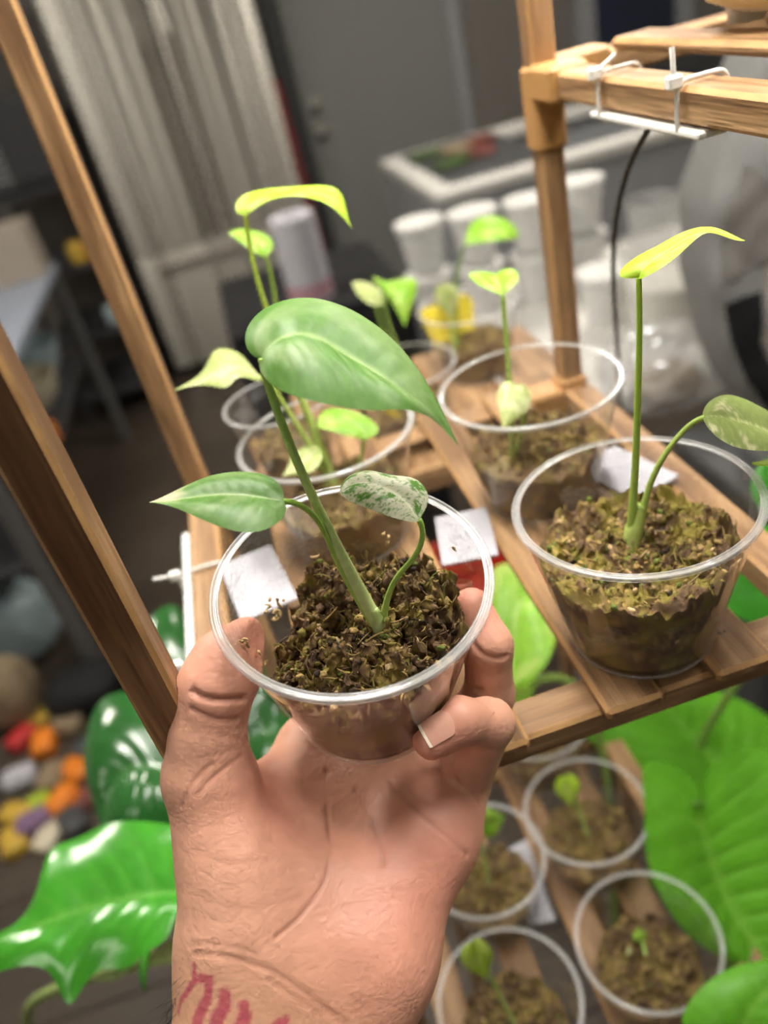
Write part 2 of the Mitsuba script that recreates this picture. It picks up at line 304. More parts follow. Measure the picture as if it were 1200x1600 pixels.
# lamp strip under the left rail, with ties; lights the tier below
ls = thing('led_strip', 'white lamp strip tied along the outside of the left shelf rail', 'lamp strip')
part(ls, 'housing', ply(box((PX0 - .0135, .345, SZ - .013), (.0055, .165, .012), .0015), 'white_plastic'))
part(ls, 'diffuser', ply(panel(PX0 - .0155, PX0 - .0115, .265, .425, SZ - .0196), 'white_plastic', emitter=area((1, .97, .93), 70.0)))
ls2 = thing('led_strip', 'unseen white lamp strip under a shelf slat, placed to light the lower cups', 'lamp strip')  # out of sight below the slat; placed to light the lower tier
part(ls2, 'housing', ply(box((.0922, .325, SZ - .0100), (.016, .19, .0075), .0015), 'white_plastic'))
part(ls2, 'diffuser', ply(panel(.0855, .0989, .235, .415, SZ - .0142), 'white_plastic', emitter=area((1, .97, .93), 60.0)))
def tie(y, x, z, w, h, label, tail=(0, 0, 1)):
    a = np.linspace(0, 2 * np.pi, 40); e = 5
    px = np.sign(np.cos(a)) * np.abs(np.cos(a)) ** (2 / e) * w / 2; pz = np.sign(np.sin(a)) * np.abs(np.sin(a)) ** (2 / e) * h / 2
    k = thing('cable_tie', label, 'cable tie')
    part(k, 'strap', ply(tube(np.stack([x + px, np.full_like(px, y), z + pz], -1), .0010, 6, cap=False), 'white_plastic', True))
    hx = np.array([x - w / 2 - .001, y, z + h / 2])
    part(k, 'head', ply(box(hx, (.006, .005, .005), .0008), 'white_plastic'))
    t = np.asarray(tail, float) / np.linalg.norm(tail)
    part(k, 'tail', ply(tube([hx, hx + t * .006, hx + t * .012], .0011, 6), 'white_plastic', True))
tie(.30, PX0 - .0035, SZ - .0125, .0275, .0230, 'white cable tie on the left shelf rail nearer the thumb', (-1, -.2, -.3))
tie(.375, PX0 - .0035, SZ - .0125, .0275, .0230, 'white cable tie on the left shelf rail farther from the hand', (-1, -.2, .3))

# upper right rail: white strip below it, two ties
us = thing('led_strip', 'white lamp strip tied under the upper right rail', 'lamp strip')
part(us, 'housing', ply(box((PX1 - .001, PY1 - .119, UZ - .0158), (.013, .092, .0028), .0008), 'white_plastic'))
tie(PY1 - .083, PX1 + .0035, UZ - .0080, .0215, .0205, 'white cable tie on the upper right rail nearer the post', (1, .1, .5))
tie(PY1 - .150, PX1 + .0035, UZ - .0080, .0215, .0205, 'white cable tie with upright tail on the upper right rail', (0, .1, 1))
one('power_cable', ply(tube(spl([(PX1 + .004, PY1 - .110, UZ - .019), (PX1 + .010, PY1 - .06, 1.43), (PX1 + .035, PY1 + .0, 1.33), (PX1 + .09, PY1 + .12, 1.15), (PX1 + .12, PY1 + .15, .83)], 40), .0013, 8), 'cable_black', True),
    'thin black cable hanging down from the upper right rail', 'cable')

# planter with feet on the higher tier
pt = thing('planter', 'cream planter with small white feet on the slat at the top right', 'planter')
pc = np.array([.277, .352, UZ + .0065])
part(pt, 'bowl', at(ply(lathe([(.0, .006), (.040, .006), (.052, .012), (.058, .024), (.060, .06), (.056, .06), (.053, .03), (.0, .026)], 48), 'ceramic', 40), T().translate(pc)))
for a in (0, 1, 2, 3):
    part(pt, 'foot', at(ply(lathe([(0, 0), (.008, 0), (.0095, .008), (0, .009)], 16), 'white_plastic', 40), T().translate(pc + [.036 * math.cos(a * 1.57 + .7), .036 * math.sin(a * 1.57 + .7), -.0005])))

# ------------------------------------------------------------------ cups
RR, RB, HC = .045, .0285, .065
def cup_r(z): return RB + (RR - .0012 - RB) * (z + HC) / HC          # wall radius at local height z (rim at 0)
zz = np.linspace(-HC + .0015, -.001, 14)
BODY = ply(lathe([(0.0002, -HC + .0016), (RB - .004, -HC + .0016), (RB - .0012, -HC + .0008), (RB, -HC + .0014)] + [(cup_r(z), z) for z in zz], 96), 'clear_plastic', 50)
def ring(r, z, a, b, n=96):
    g = np.arange(14) * 2 * np.pi / 14
    return lathe([(r + a * np.cos(t), z + b * np.sin(t)) for t in g], n, closed=True)
RIM = ply(join(ring(RR, 0, .0007, .0010), ring(RR - .0022, .0004, .00045, .0004), lathe([(RR - .0004, .0003), (RR - .0020, .0003), (RR - .0020, -.0002), (RR - .0004, -.0002)], 96, True)), 'clear_rim', True)
BASE = ply(ring(RB - .0004, -HC + .0007, .0007, .0007), 'clear_rim', True)
def cup(label, m, group=None):
    k = thing('plastic_cup', label, 'cup', group)
    part(k, 'body', at(BODY, T(m))); part(k, 'rim', at(RIM, T(m)), 'shiny rolled rim'); part(k, 'base_ring', at(BASE, T(m)))
    return k
def up(x, y, z, s=1.0, rot=0.0):
    m = np.eye(4); c, n = math.cos(rot), math.sin(rot)
    m[:3, :3] = np.array([[c, -n, 0], [n, c, 0], [0, 0, 1]]) * s; m[:3, 3] = (x, y, z + HC * s); return m

# ------------------------------------------------------------------ soil
PAL = {'dark': (.028, .017, .010), 'brown': (.135, .080, .042), 'olive': (.21, .17, .035), 'ochre': (.36, .245, .085), 'tan': (.42, .29, .15), 'green': (.13, .17, .03)}
def soil_mesh(top, tilt, seed, nr, nt, strands, tone, amp=1.0, hole=None, stem=None):
    """Moss and bark filling of a cup in its local frame; top: mean height of its surface, tilt: (dx, dy) slope per metre."""
    r = np.linspace(0, 1, nr); th = np.arange(nt) * 2 * np.pi / nt
    RRg, TH = np.meshgrid(r, th, indexing='ij')
    cr = cup_r(top) - .0016
    X, Y = RRg * cr * np.cos(TH), RRg * cr * np.sin(TH)
    q = np.stack([X, Y, np.zeros_like(X)], -1)
    f1 = meshkit.fbm(q * 95 + seed, 3, seed); f2 = meshkit.fbm(q * 300 + seed, 3, seed + 5); f3 = meshkit.noise(q * 1100, seed + 9)
    rid = 1 - np.abs(2 * meshkit.fbm(q * 210 + 3 + seed, 3, seed + 2) - 1)
    Z = top + tilt[0] * X + tilt[1] * Y + amp * (.016 * (f1 - .5) + .013 * (f2 - .5) + .008 * (rid - .7) + .0018 * (f3 - .5))
    if hole is not None:
        for hx, hy, hr, hd in hole: Z -= hd * np.exp(-((X - hx) ** 2 + (Y - hy) ** 2) / hr ** 2)
    Z = np.clip(Z, -HC + .008, -.004)
    lim = cup_r(Z) - .0011
    k = np.minimum(1, lim / np.maximum(np.hypot(X, Y), 1e-6)); X, Y = X * k, Y * k
    # overhanging crumbs: push sideways
    j = meshkit.noise(np.stack([X, Y, Z], -1) * 420, seed + 20) - .5; j2 = meshkit.noise(np.stack([X, Y, Z], -1) * 420 + 50, seed + 21) - .5
    edge = np.clip((1 - RRg) * 6, 0, 1); X = X + .0035 * j * edge; Y = Y + .0035 * j2 * edge
    V = [np.stack([X, Y, Z], -1).reshape(-1, 3)]
    ns = 12; n0 = nr
    last = V[0].reshape(nr, nt, 3)[-1]
    for i in range(1, ns + 1):
        z = last[:, 2] + (-HC + .0022 - last[:, 2]) * i / ns
        rr = cup_r(z) - .0011 - .0030 * np.clip(meshkit.fbm(np.stack([np.cos(th) * 6, np.sin(th) * 6, z * 160], -1), 3, seed + 3) - .45, 0, 1) * (0 if i == ns else 1)
        V.append(np.stack([rr * np.cos(th), rr * np.sin(th), z], -1))
    V.append(np.array([[0, 0, -HC + .0022]]))
    v = np.vstack(V); R_ = nr + ns
    i, jx = np.meshgrid(np.arange(R_ - 1), np.arange(nt), indexing='ij'); a = lambda i, j: i * nt + j % nt
    f = np.stack([a(i, jx), a(i + 1, jx), a(i + 1, jx + 1), a(i, jx + 1)], -1).reshape(-1, 4)
    f = np.vstack([f[:, [0, 1, 2]], f[:, [0, 2, 3]]])
    jj = np.arange(nt); f = np.vstack([f, np.stack([a(R_ - 1, jj), np.full(nt, len(v) - 1), a(R_ - 1, jj + 1)], -1)])
    p1 = meshkit.fbm(v * 130 + seed, 3, seed + 7)[:, None]; p2 = meshkit.fbm(v * 380 + seed, 3, seed + 8)[:, None]; p3 = meshkit.noise(v * 900, seed + 11)[:, None]
    C = {k: np.array(c) for k, c in PAL.items()}
    sm = lambda x, lo, hi: np.clip((x - lo) / (hi - lo), 0, 1)
    col = C['brown'] * (.45 + 1.1 * p2)
    col = col + (C['olive'] - col) * sm(p1, .48, .62) * tone[0]
    col = col + (C['ochre'] - col) * sm(p2, .55, .75) * tone[1]
    col = col + (C['dark'] - col) * sm(p3 * .5 + (1 - p1) * .5, .52, .68) * tone[2]
    ms, cs = [trimesh.Trimesh(v, f, process=False)], [col]
    g = np.random.default_rng(seed)
    surf = v[:nr * nt]; side = v[nr * nt:(nr + ns - 2) * nt]
    names = ['brown', 'olive', 'ochre', 'tan', 'dark', 'green']; pr = np.array(tone[3]); pr = pr / pr.sum()
    ico = trimesh.creation.icosphere(subdivisions=1); iv = np.array(ico.vertices)
    def keep(pts):
        rho = np.hypot(pts[:, 0], pts[:, 1]); lim = cup_r(pts[:, 2]) - .0016
        pts[:, :2] *= np.minimum(1, lim / np.maximum(rho, 1e-6))[:, None]; pts[:, 2] = np.clip(pts[:, 2], -HC + .0024, -.002); return pts
    for q_ in range(strands):
        p = surf[g.integers(nt * 3, nr * nt)] if q_ % 3 else side[g.integers(0, len(side))]; c = C[names[g.choice(6, p=pr)]] * g.uniform(.55, 1.3)
        if q_ % 5 < 3:                                   # crumbs and clumps
            r_ = g.uniform(.0004, .0015); w = iv * (.5 + .9 * meshkit.noise(iv * 1.9 + q_ * 3.1, seed)[:, None]) * r_ * g.uniform(.5, 1.4, 3)
            ms.append(trimesh.Trimesh(keep(p + w), ico.faces, process=False)); cs.append(c * (.6 + .8 * meshkit.noise(iv * 3 + q_, seed)[:, None]))
        else:
            d = g.normal(size=3); d[2] = (abs(d[2]) * .5 + .1) if q_ % 3 else d[2] * .3; d /= np.linalg.norm(d); L = g.uniform(.0015, .0052); b = g.normal(size=3) * .6
            pts = keep(np.array([p - d * .001, p + d * L * .45, p + d * L + b * L * .5])); w = g.uniform(.00012, .00045)
            t_ = tube(spl(pts, 5), w * np.array([.8, 1, 1, .8, .3]), 4)
            ms.append(t_); cs.append(np.tile(c, (len(t_.vertices), 1)))
    return join(*ms), np.clip(np.vstack(cs), 0, 1)
def soil_shape(*a, **k):
    m, c = soil_mesh(*a, **k); return ply(m, 'soil_mix', True, color=c)

# ------------------------------------------------------------------ leaves and stems
def wpts(l, doff=0.0): return np.array([P(a, b, c + doff) for a, b, c in l])
def sm01(x, lo, hi): return np.clip((x - lo) / (hi - lo), 0, 1)
def leaf_color(style, S, V, pts, seed):
    g = {'mid': ((.085, .20, .035), (.30, .42, .16)), 'bright': ((.22, .46, .03), (.38, .55, .12)), 'lime': ((.36, .55, .03), (.50, .62, .16)), 'glossy': ((.045, .26, .018), (.12, .36, .05)),
         'dark': ((.022, .115, .022), (.06, .2, .05)), 'pale': ((.42, .50, .17), (.62, .66, .34)), 'varieg': ((.10, .27, .03), (.62, .64, .46)), 'big': ((.12, .40, .02), (.22, .52, .06)), 'olive': ((.23, .30, .09), (.50, .52, .26))}[style]
    base, vein = np.array(g[0]), np.array(g[1])
    av = np.abs(V); w = S * 1.0 - .22 * av
    n1 = meshkit.fbm(np.stack([w * 7, V * 2.2, np.zeros_like(S)], -1) + seed * 3.7, 4, seed)[..., None]
    n2 = meshkit.fbm(np.stack([w * 40, V * 6, np.zeros_like(S)], -1) + seed, 3, seed + 1)[..., None]
    n3 = meshkit.noise(np.stack([S * 160, V * 60, np.zeros_like(S)], -1), seed + 2)[..., None]
    col = base * (.82 + .36 * n2)
    mid = np.exp(-(av / .05) ** 2)[..., None] * .75
    lat = (np.exp(-((((w * 11) % 1) - .5) / .10) ** 2) * np.clip(1.2 - av, 0, 1))[..., None]
    k = {'mid': .07, 'glossy': .3, 'dark': .25, 'big': .45, 'bright': .3}.get(style, .2)
    col = col + (vein - col) * np.clip(mid + lat * k, 0, 1)
    if style == 'mid':
        col = col + (np.array((.26, .35, .16)) - col) * (sm01(n1, .42, .62) * .45 + sm01(n3, .7, .9) * .12)
    if style in ('varieg', 'olive', 'pale'):
        thr = {'varieg': .40, 'olive': .55, 'pale': .5}[style]
        cream = np.array({'varieg': (.70, .70, .54), 'olive': (.52, .52, .30), 'pale': (.62, .66, .36)}[style])
        m = sm01(.78 * n1 + .22 * n2, thr + .01, thr + .055); col = col + (cream - col) * m * .9
        col = col + (base * .9 - col) * sm01(n3 * .5 + n2 * .5, .62, .68) * .8
    if style == 'mid' and seed == 11:
        m = sm01(S[..., None] + .25 * n1, .86, 1.0) * sm01(-V[..., None] + .5, .0, .6); col = col + (np.array((.46, .40, .27)) - col) * m * .85
    if style in ('lime', 'bright'):
        m = sm01(n1, .52, .62); col = col + (np.array((.50, .62, .16)) - col) * m * .6
    return np.clip(col, 0, 1)
def leaf(parent, L, Mi, R, style, seed=1, ns=48, nv=9, bow=.06, doff=0.0, bsdf='leaf_skin', wave=0.0, vein=0.0, label=None):
    """A blade lofted between its two edges and its midrib, each a list of (px, py, distance)."""
    Lc, Mc, Rc = (spl(wpts(c, doff), ns) for c in (L, Mi, R))
    s = np.linspace(0, 1, ns); vv = np.linspace(-1, 1, 2 * nv + 1); S, V = np.meshgrid(s, vv, indexing='ij'); av = np.abs(V)[..., None]
    E = np.where(V[..., None] < 0, Lc[:, None], Rc[:, None])
    p = Mc[:, None] + (E - Mc[:, None]) * av
    tg = np.gradient(Mc, axis=0); tg /= np.linalg.norm(tg, axis=1, keepdims=True) + 1e-9
    nm = np.cross(tg, Rc - Lc); nm /= np.linalg.norm(nm, axis=1, keepdims=True) + 1e-9
    sg = np.sign((nm @ (EYE - Mc.mean(0))).sum() + 1e-9) if nm.shape else 1; nm *= sg
    w = np.linalg.norm(Rc - Lc, axis=1)[:, None, None]
    h = bow * w * np.sin(np.pi * av)
    if wave: h = h + wave * w * av ** 2 * np.sin(S * 23 + seed + 2 * np.sign(V))[..., None]
    wv = (S - .22 * np.abs(V)) * 11
    if wave: h = h + wave * 1.1 * w * (meshkit.fbm(np.stack([S * 4.5, V * 2.2, np.zeros_like(S)], -1) + seed, 2, seed)[..., None] - .5) * np.minimum(1, 5 * av)
    if vein: h = h - vein * w * (np.exp(-(((wv % 1) - .5) / .16) ** 2) * np.clip(1.1 - np.abs(V), 0, 1) * np.clip(np.abs(V) * 8, 0, 1))[..., None]
    h = h * np.minimum(1, 6 * np.minimum(S, 1 - S))[..., None]
    p = p + nm[:, None] * h
    a, b = ns, 2 * nv + 1
    i, j = np.meshgrid(np.arange(a - 1), np.arange(b - 1), indexing='ij')
    q = np.stack([i * b + j, (i + 1) * b + j, (i + 1) * b + j + 1, i * b + j + 1], -1).reshape(-1, 4)
    m = trimesh.Trimesh(p.reshape(-1, 3), np.vstack([q[:, [0, 1, 2]], q[:, [0, 2, 3]]]), process=False)
    col = leaf_color(style, S, V, p, seed).reshape(-1, 3)
    return part(parent, 'leaf', ply(m, bsdf, True, color=col), label)
def stem(parent, pts, r, c0=(.46, .56, .20), c1=(.30, .50, .08), n=40, name='stalk', world=False, sides=12):
    w = spl(np.asarray(pts, float) if world else wpts(pts), n); rr = np.interp(np.linspace(0, 1, n), np.linspace(0, 1, len(r)), r)
    m = tube(w, rr, sides); t = np.r_[np.repeat(np.linspace(0, 1, n), sides), 0, 1][:, None]
    st_ = meshkit.noise(m.vertices * 700, 3)[:, None]
    col = (np.array(c0) * (1 - t) + np.array(c1) * t) * (.85 + .3 * st_)
    return part(parent, name, ply(m, 'stem_skin', True, color=col))
def auto(base, tip, hw, d0, d1, tilt=.02, sag=0.0, bend=0.0, shape=(.0, .72, 1.0, .92, .62, .25, 0.0)):
    """Edges and midrib of a simple heart-shaped leaf from its base and tip in pixels; hw: half widths (left, right)."""
    b, t = np.array(base, float), np.array(tip, float); d = t - b; n = np.array([-d[1], d[0]]) / np.linalg.norm(d)
    L, Mi, R = [], [], []
    for i, k in enumerate(shape):
        s = i / (len(shape) - 1); c = b + d * s + n * bend * math.sin(math.pi * s); dd = d0 + (d1 - d0) * s
        back = -.10 * d * (1 if i == 1 else 0)
        L.append((*(c + n * hw[0] * k + back), dd + tilt * k)); R.append((*(c - n * hw[1] * k + back), dd - tilt * k)); Mi.append((*c, dd + sag))
    return L, Mi, R

# ------------------------------------------------------------------ the held cup
AX = np.array([.09, .72, .69]); AX /= np.linalg.norm(AX)              # its axis from rim to base, in the camera's axes
RC = Cc(548, 907, .255)
up_w = -(B @ AX); HM = frame(W(RC), up_w, CR)
cup('clear cup held in the hand, with moss and a three-leaved seedling', HM)
one('moss_soil', at(soil_shape((-.0285), (.16, .05), 4, 170, 560, 1700, (.85, .95, .9, (3, 3, 3, 1.6, 2.0, 1)), amp=1.35, hole=[(-.008, .006, .006, .012), (-.034, -.004, .010, .012), (-.030, .016, .012, .010)]), T(HM)),
    'dark brown moss and bark soil in the held cup', 'soil', kind='stuff')
# a root lying on the soil, dry flakes on the wall
one('root', ply(tube(spl([P(588, 1000, .272), P(607, 1018, .2695), P(628, 1042, .268)], 12), np.linspace(.0016, .0012, 12), 8), mat('root_brown', (.17, .075, .045), .6), True), 'short reddish brown root on the soil of the held cup', 'root')

sd = thing('seedling', 'seedling with one large and two small leaves growing in the held cup', 'plant')
stem(sd, [(598, 990, .2745), (565, 928, .266), (512, 824, .2525), (470, 735, .242), (438, 655, .232), (416, 590, .2245), (409, 560, .2215)], (.0027, .0024, .0019, .0016, .0014, .0013, .0011), (.60, .68, .32), (.36, .56, .12), 60)
stem(sd, [(590, 985, .2735), (552, 925, .265), (520, 862, .256), (497, 815, .247), (470, 790, .2405), (443, 783, .237)], (.0016, .0011, .0010, .0009, .0009, .0009), (.42, .58, .14), (.30, .52, .08))
stem(sd, [(597, 988, .2735), (603, 945, .267), (622, 900, .260), (650, 866, .254), (660, 838, .250), (655, 812, .2465)], (.0018, .0012, .0010, .0009, .0009, .0009), (.42, .58, .14), (.30, .52, .08))
stem(sd, [(597, 998, .2765), (594, 975, .271), (583, 952, .268)], (.0034, .0031, .0016), (.62, .66, .36), (.42, .54, .18), 20, 'sheath')
leaf(sd, [(402, 560, .224), (383, 530, .230), (408, 486, .238), (475, 465, .243), (555, 487, .243), (628, 545, .239), (682, 624, .233), (717, 697, .234)],
     [(408, 560, .2225), (432, 533, .2215), (476, 522, .2225), (535, 551, .224), (595, 588, .2245), (645, 628, .225), (684, 662, .229), (717, 697, .234)],
     [(406, 566, .2225), (414, 590, .217), (444, 612, .213), (508, 631, .211), (575, 641, .212), (640, 641, .216), (690, 668, .226), (717, 697, .234)], 'mid', 3, 120, 24, .075, vein=.006, label='large dark green leaf with drooping tip')
leaf(sd, [(443, 783, .237), (432, 752, .242), (385, 737, .246), (330, 743, .245), (275, 766, .240), (233, 785, .235)],
     [(443, 783, .237), (405, 777, .2375), (365, 773, .2375), (320, 775, .237), (275, 781, .236), (233, 785, .235)],
     [(443, 783, .237), (438, 813, .231), (405, 830, .228), (350, 825, .228), (280, 796, .232), (233, 785, .235)], 'mid', 11, 80, 16, .07, vein=.006, label='pointed green leaf with pale tip')
leaf(sd, [(655, 813, .2465), (667, 790, .249), (668, 770, .251), (650, 749, .2525), (612, 742, .253), (575, 735, .253), (547, 743, .251), (531, 768, .2475)],
     [(655, 812, .2465), (645, 795, .247), (628, 777, .247), (608, 765, .2465), (588, 757, .246), (568, 753, .246), (548, 757, .246), (531, 768, .2475)],
     [(655, 814, .2465), (640, 815, .243), (622, 811, .241), (602, 805, .240), (582, 797, .240), (560, 789, .241), (543, 781, .243), (531, 768, .2475)], 'varieg', 5, 90, 18, .07, label='small leaf marbled green and cream')

# ------------------------------------------------------------------ the hand
def smin(a, b, k):
    h = np.clip(.5 + .5 * (b - a) / k, 0, 1); return b * (1 - h) + a * h - k * h * (1 - h)
def cap(p, a, b, ra, rb):
    ba = b - a; pa = p - a; h = np.clip((pa @ ba) / (ba @ ba), 0, 1)
    return np.linalg.norm(pa - h[..., None] * ba, axis=-1) - (ra + (rb - ra) * h)
def chain(p, pts, rad, k=.003):
    d = None
    for i in range(len(pts) - 1):
        c = cap(p, pts[i], pts[i + 1], rad[i], rad[i + 1]); d = c if d is None else smin(d, c, k)
    return d
J = Cc
FING = {
    'thumb': ([J(322, 1200, .274), J(325, 1150, .2725), J(336, 1076, .271), J(356, 1036, .274), J(386, 1000, .281)], [.0142, .0119, .0120, .0112, .0082]),
    'index': ([J(488, 1168, .320), J(560, 1035, .338), J(620, 985, .336), J(652, 950, .326)], [.0125, .0098, .0088, .0075]),
    'middle': ([J(580, 1165, .326), J(668, 1010, .331), J(702, 942, .316), J(709, 905, .304)], [.0125, .0095, .0086, .0076]),
    'ring': ([J(680, 1192, .318), J(764, 1085, .297), J(762, 1008, .287), J(738, 950, .289)], [.0115, .0090, .0086, .0074]),
    'pinky': ([J(722, 1222, .303), J(764, 1130, .277), J(716, 1127, .266), J(677, 1154, .264)], [.0108, .0083, .0078, .0070]),
}
def hand_sdf(p):
    d = chain(p, [J(385, 1460, .272), J(488, 1168, .320)], [.0165, .0120])
    for a, b, ra, rb, k in (
        (J(480, 1470, .274), J(580, 1165, .326), .0165, .0125, .012), (J(560, 1470, .277), J(670, 1185, .320), .0165, .0120, .012),
        (J(672, 1300, .292), J(588, 1478, .272), .0172, .0178, .014), (J(672, 1300, .292), J(722, 1222, .303), .0165, .0108, .010),
        (J(334, 1232, .277), J(374, 1430, .267), .0160, .0182, .014), (J(352, 1275, .282), J(468, 1205, .314), .0110, .0105, .010),
        (J(390, 1360, .275), J(560, 1400, .283), .0150, .0150, .016), (J(480, 1260, .306), J(650, 1265, .312), .0140, .0140, .014), (J(490, 1180, .326), J(670, 1200, .326), .0130, .0130, .012),
        (J(371, 1500, .267), J(588, 1500, .273), .0152, .0158, .014),
        (J(371, 1500, .267), J(322, 1750, .247), .0152, .0170, .014), (J(588, 1500, .273), J(508, 1750, .253), .0158, .0170, .014),
        (J(322, 1750, .247), J(508, 1750, .253), .0170, .0170, .014), (J(322, 1750, .247), J(270, 1980, .238), .0170, .0190, .012), (J(508, 1750, .253), J(470, 1980, .245), .0170, .0190, .012),
        (J(440, 1560, .268), J(400, 1960, .242), .0190, .0210, .016)):
        d = smin(d, cap(p, a, b, ra, rb), k)
    for n, k in (('thumb', .008), ('index', .004), ('middle', .003), ('ring', .0028), ('pinky', .0022)):
        d = smin(d, chain(p, *FING[n], k=.0035 if n != 'thumb' else .006), k)
    return d
def cup_sdf(p):
    q = p - RC; z = -(q @ AX); r = np.sqrt(np.maximum((q * q).sum(-1) - z * z, 0))
    rr = RB + (RR - .0012 - RB) * np.clip((z + HC) / HC, -.2, 1.2)
    side = (r - rr - .0002) * .966
    rim = np.hypot(np.maximum(np.abs(r - (RR - .0008)) - .0012, 0), z) - .0011
    return np.minimum(np.maximum(side, np.maximum(z - .0, -z - HC)), rim)
def surface_nets(fn, lo, hi, h):
    n = np.ceil((hi - lo) / h).astype(int) + 1
    ax = [lo[k] + h * np.arange(n[k]) for k in range(3)]
    Dv = np.empty(n, np.float32)
    for i0 in range(0, n[0], 12):
        g = np.stack(np.meshgrid(ax[0][i0:i0 + 12], ax[1], ax[2], indexing='ij'), -1); Dv[i0:i0 + 12] = fn(g)
    ins = Dv < 0
    c = np.zeros(n - 1, int)
    for o in np.ndindex(2, 2, 2): c += ins[o[0]:n[0] - 1 + o[0], o[1]:n[1] - 1 + o[1], o[2]:n[2] - 1 + o[2]]
    idx = np.argwhere((c > 0) & (c < 8)); ids = np.full(n - 1, -1); ids[tuple(idx.T)] = np.arange(len(idx))
    acc, cnt = np.zeros((len(idx), 3)), np.zeros(len(idx))
    cor = list(np.ndindex(2, 2, 2))
    for a in cor:
        for k in range(3):
            if a[k]: continue
            b = list(a); b[k] = 1
            va = Dv[tuple((idx + a).T)].astype(float); vb = Dv[tuple((idx + b).T)].astype(float); m = (va < 0) != (vb < 0)
            t = np.where(m, va / np.where(m, va - vb, 1), 0); q = idx + np.array(a, float); q[:, k] += t
            acc[m] += q[m]; cnt[m] += 1
    v = lo + h * acc / cnt[:, None]; F_ = []
    for k in range(3):
        s0 = [slice(None)] * 3; s1 = [slice(None)] * 3; s0[k] = slice(0, -1); s1[k] = slice(1, None)
        e = np.argwhere(ins[tuple(s0)] != ins[tuple(s1)]); u, w = (k + 1) % 3, (k + 2) % 3
        e = e[(e[:, u] > 0) & (e[:, w] > 0) & (e[:, u] < n[u] - 1) & (e[:, w] < n[w] - 1)]
        fl = ins[tuple(e.T)]
        def at_(du, dw): q = e.copy(); q[:, u] += du; q[:, w] += dw; return ids[tuple(q.T)]
        q = np.stack([at_(-1, -1), at_(0, -1), at_(0, 0), at_(-1, 0)], -1); q = np.where(fl[:, None], q, q[:, ::-1]); F_.append(q)
    q = np.vstack(F_)
    return v, np.vstack([q[:, [0, 1, 2]], q[:, [0, 2, 3]]])
def hand_fn(p):
    d = hand_sdf(p); c = cup_sdf(p) - .0004
    return -smin(-d, c, .0012)
hv, hf = surface_nets(hand_fn, np.array([-.085, .026, .205]), np.array([.062, .215, .360]), .00095)
hm = trimesh.Trimesh(hv, hf, process=False)
trimesh.smoothing.filter_taubin(hm, lamb=.5, nu=.53, iterations=8)
hv = np.array(hm.vertices); hn = np.array(hm.vertex_normals)
pxv = np.stack([hv[:, 0] / hv[:, 2] * F + 600, hv[:, 1] / hv[:, 2] * F + 800], -1)
front = (hn * hv).sum(1) < 0
def onskin(pts):
    """Points of the hand's camera side nearest to pixel positions: where its creases run."""
    out = []
    for x, y in pts:
        d = np.hypot(pxv[:, 0] - x, pxv[:, 1] - y); c = np.where(front & (d < 9))[0]
        if len(c) == 0: c = np.array([np.argmin(np.where(front, d, 1e9))])
        c = c[hv[c, 2] < hv[c, 2].min() + .006]; w_ = np.exp(-(d[c] / 3) ** 2) + 1e-9; out.append((hv[c] * w_[:, None]).sum(0) / w_.sum())
    return np.array(out)
def near(poly):
    d = np.full(len(hv), 1e9)
    for a, b in zip(poly[:-1], poly[1:]): d = np.minimum(d, cap(hv, a, b, 0, 0))
    return d
CREASE = [  # (pixels, depth mm, width mm)
    ([(520, 1140), (512, 1195), (530, 1250)], .0, .8),
    ([(511, 1205), (514, 1300), (505, 1380), (470, 1430), (430, 1465)], .55, .8),
    ([(555, 1235), (585, 1290), (600, 1350)], .4, .9), ([(610, 1220), (660, 1275), (730, 1335)], .5, .9),
    ([(300, 1080), (325, 1092), (355, 1094), (382, 1091)], 1.5, 1.1), ([(300, 1108), (330, 1122), (372, 1123)], .7, 1.1),
    ([(330, 1195), (300, 1225), (285, 1260)], .35, .8), ([(378, 1180), (345, 1205), (310, 1240)], .4, .8), ([(345, 1150), (375, 1155)], .3, .7),
    ([(690, 1190), (715, 1222), (750, 1255)], 1.1, 1.0), ([(740, 1165), (765, 1170), (792, 1168)], .5, .9),
    ([(305, 1490), (360, 1497), (420, 1515), (470, 1545), (540, 1600)], .45, .9), ([(300, 1475), (350, 1478), (400, 1490)], .3, .7), ([(420, 1530), (500, 1585)], .35, .8),
    ([(738, 1003), (755, 1022), (790, 1026)], .8, 1.0), ([(724, 1062), (748, 1078), (775, 1082)], .8, 1.0),
    ([(300, 1330), (360, 1350), (430, 1340)], .15, 1.2), ([(310, 1400), (380, 1420), (470, 1400)], .15, 1.2), ([(470, 1200), (475, 1290), (440, 1370)], .15, 1.0)]
disp, line = np.zeros(len(hv)), np.zeros(len(hv))
for pts, dep, wid in CREASE:
    if dep == 0: continue
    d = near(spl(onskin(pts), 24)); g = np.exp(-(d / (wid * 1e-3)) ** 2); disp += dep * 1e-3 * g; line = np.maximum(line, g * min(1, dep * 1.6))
disp -= .0007 * (meshkit.fbm(hv * 70, 3, 2) - .5)
hv = hv - hn * disp[:, None]
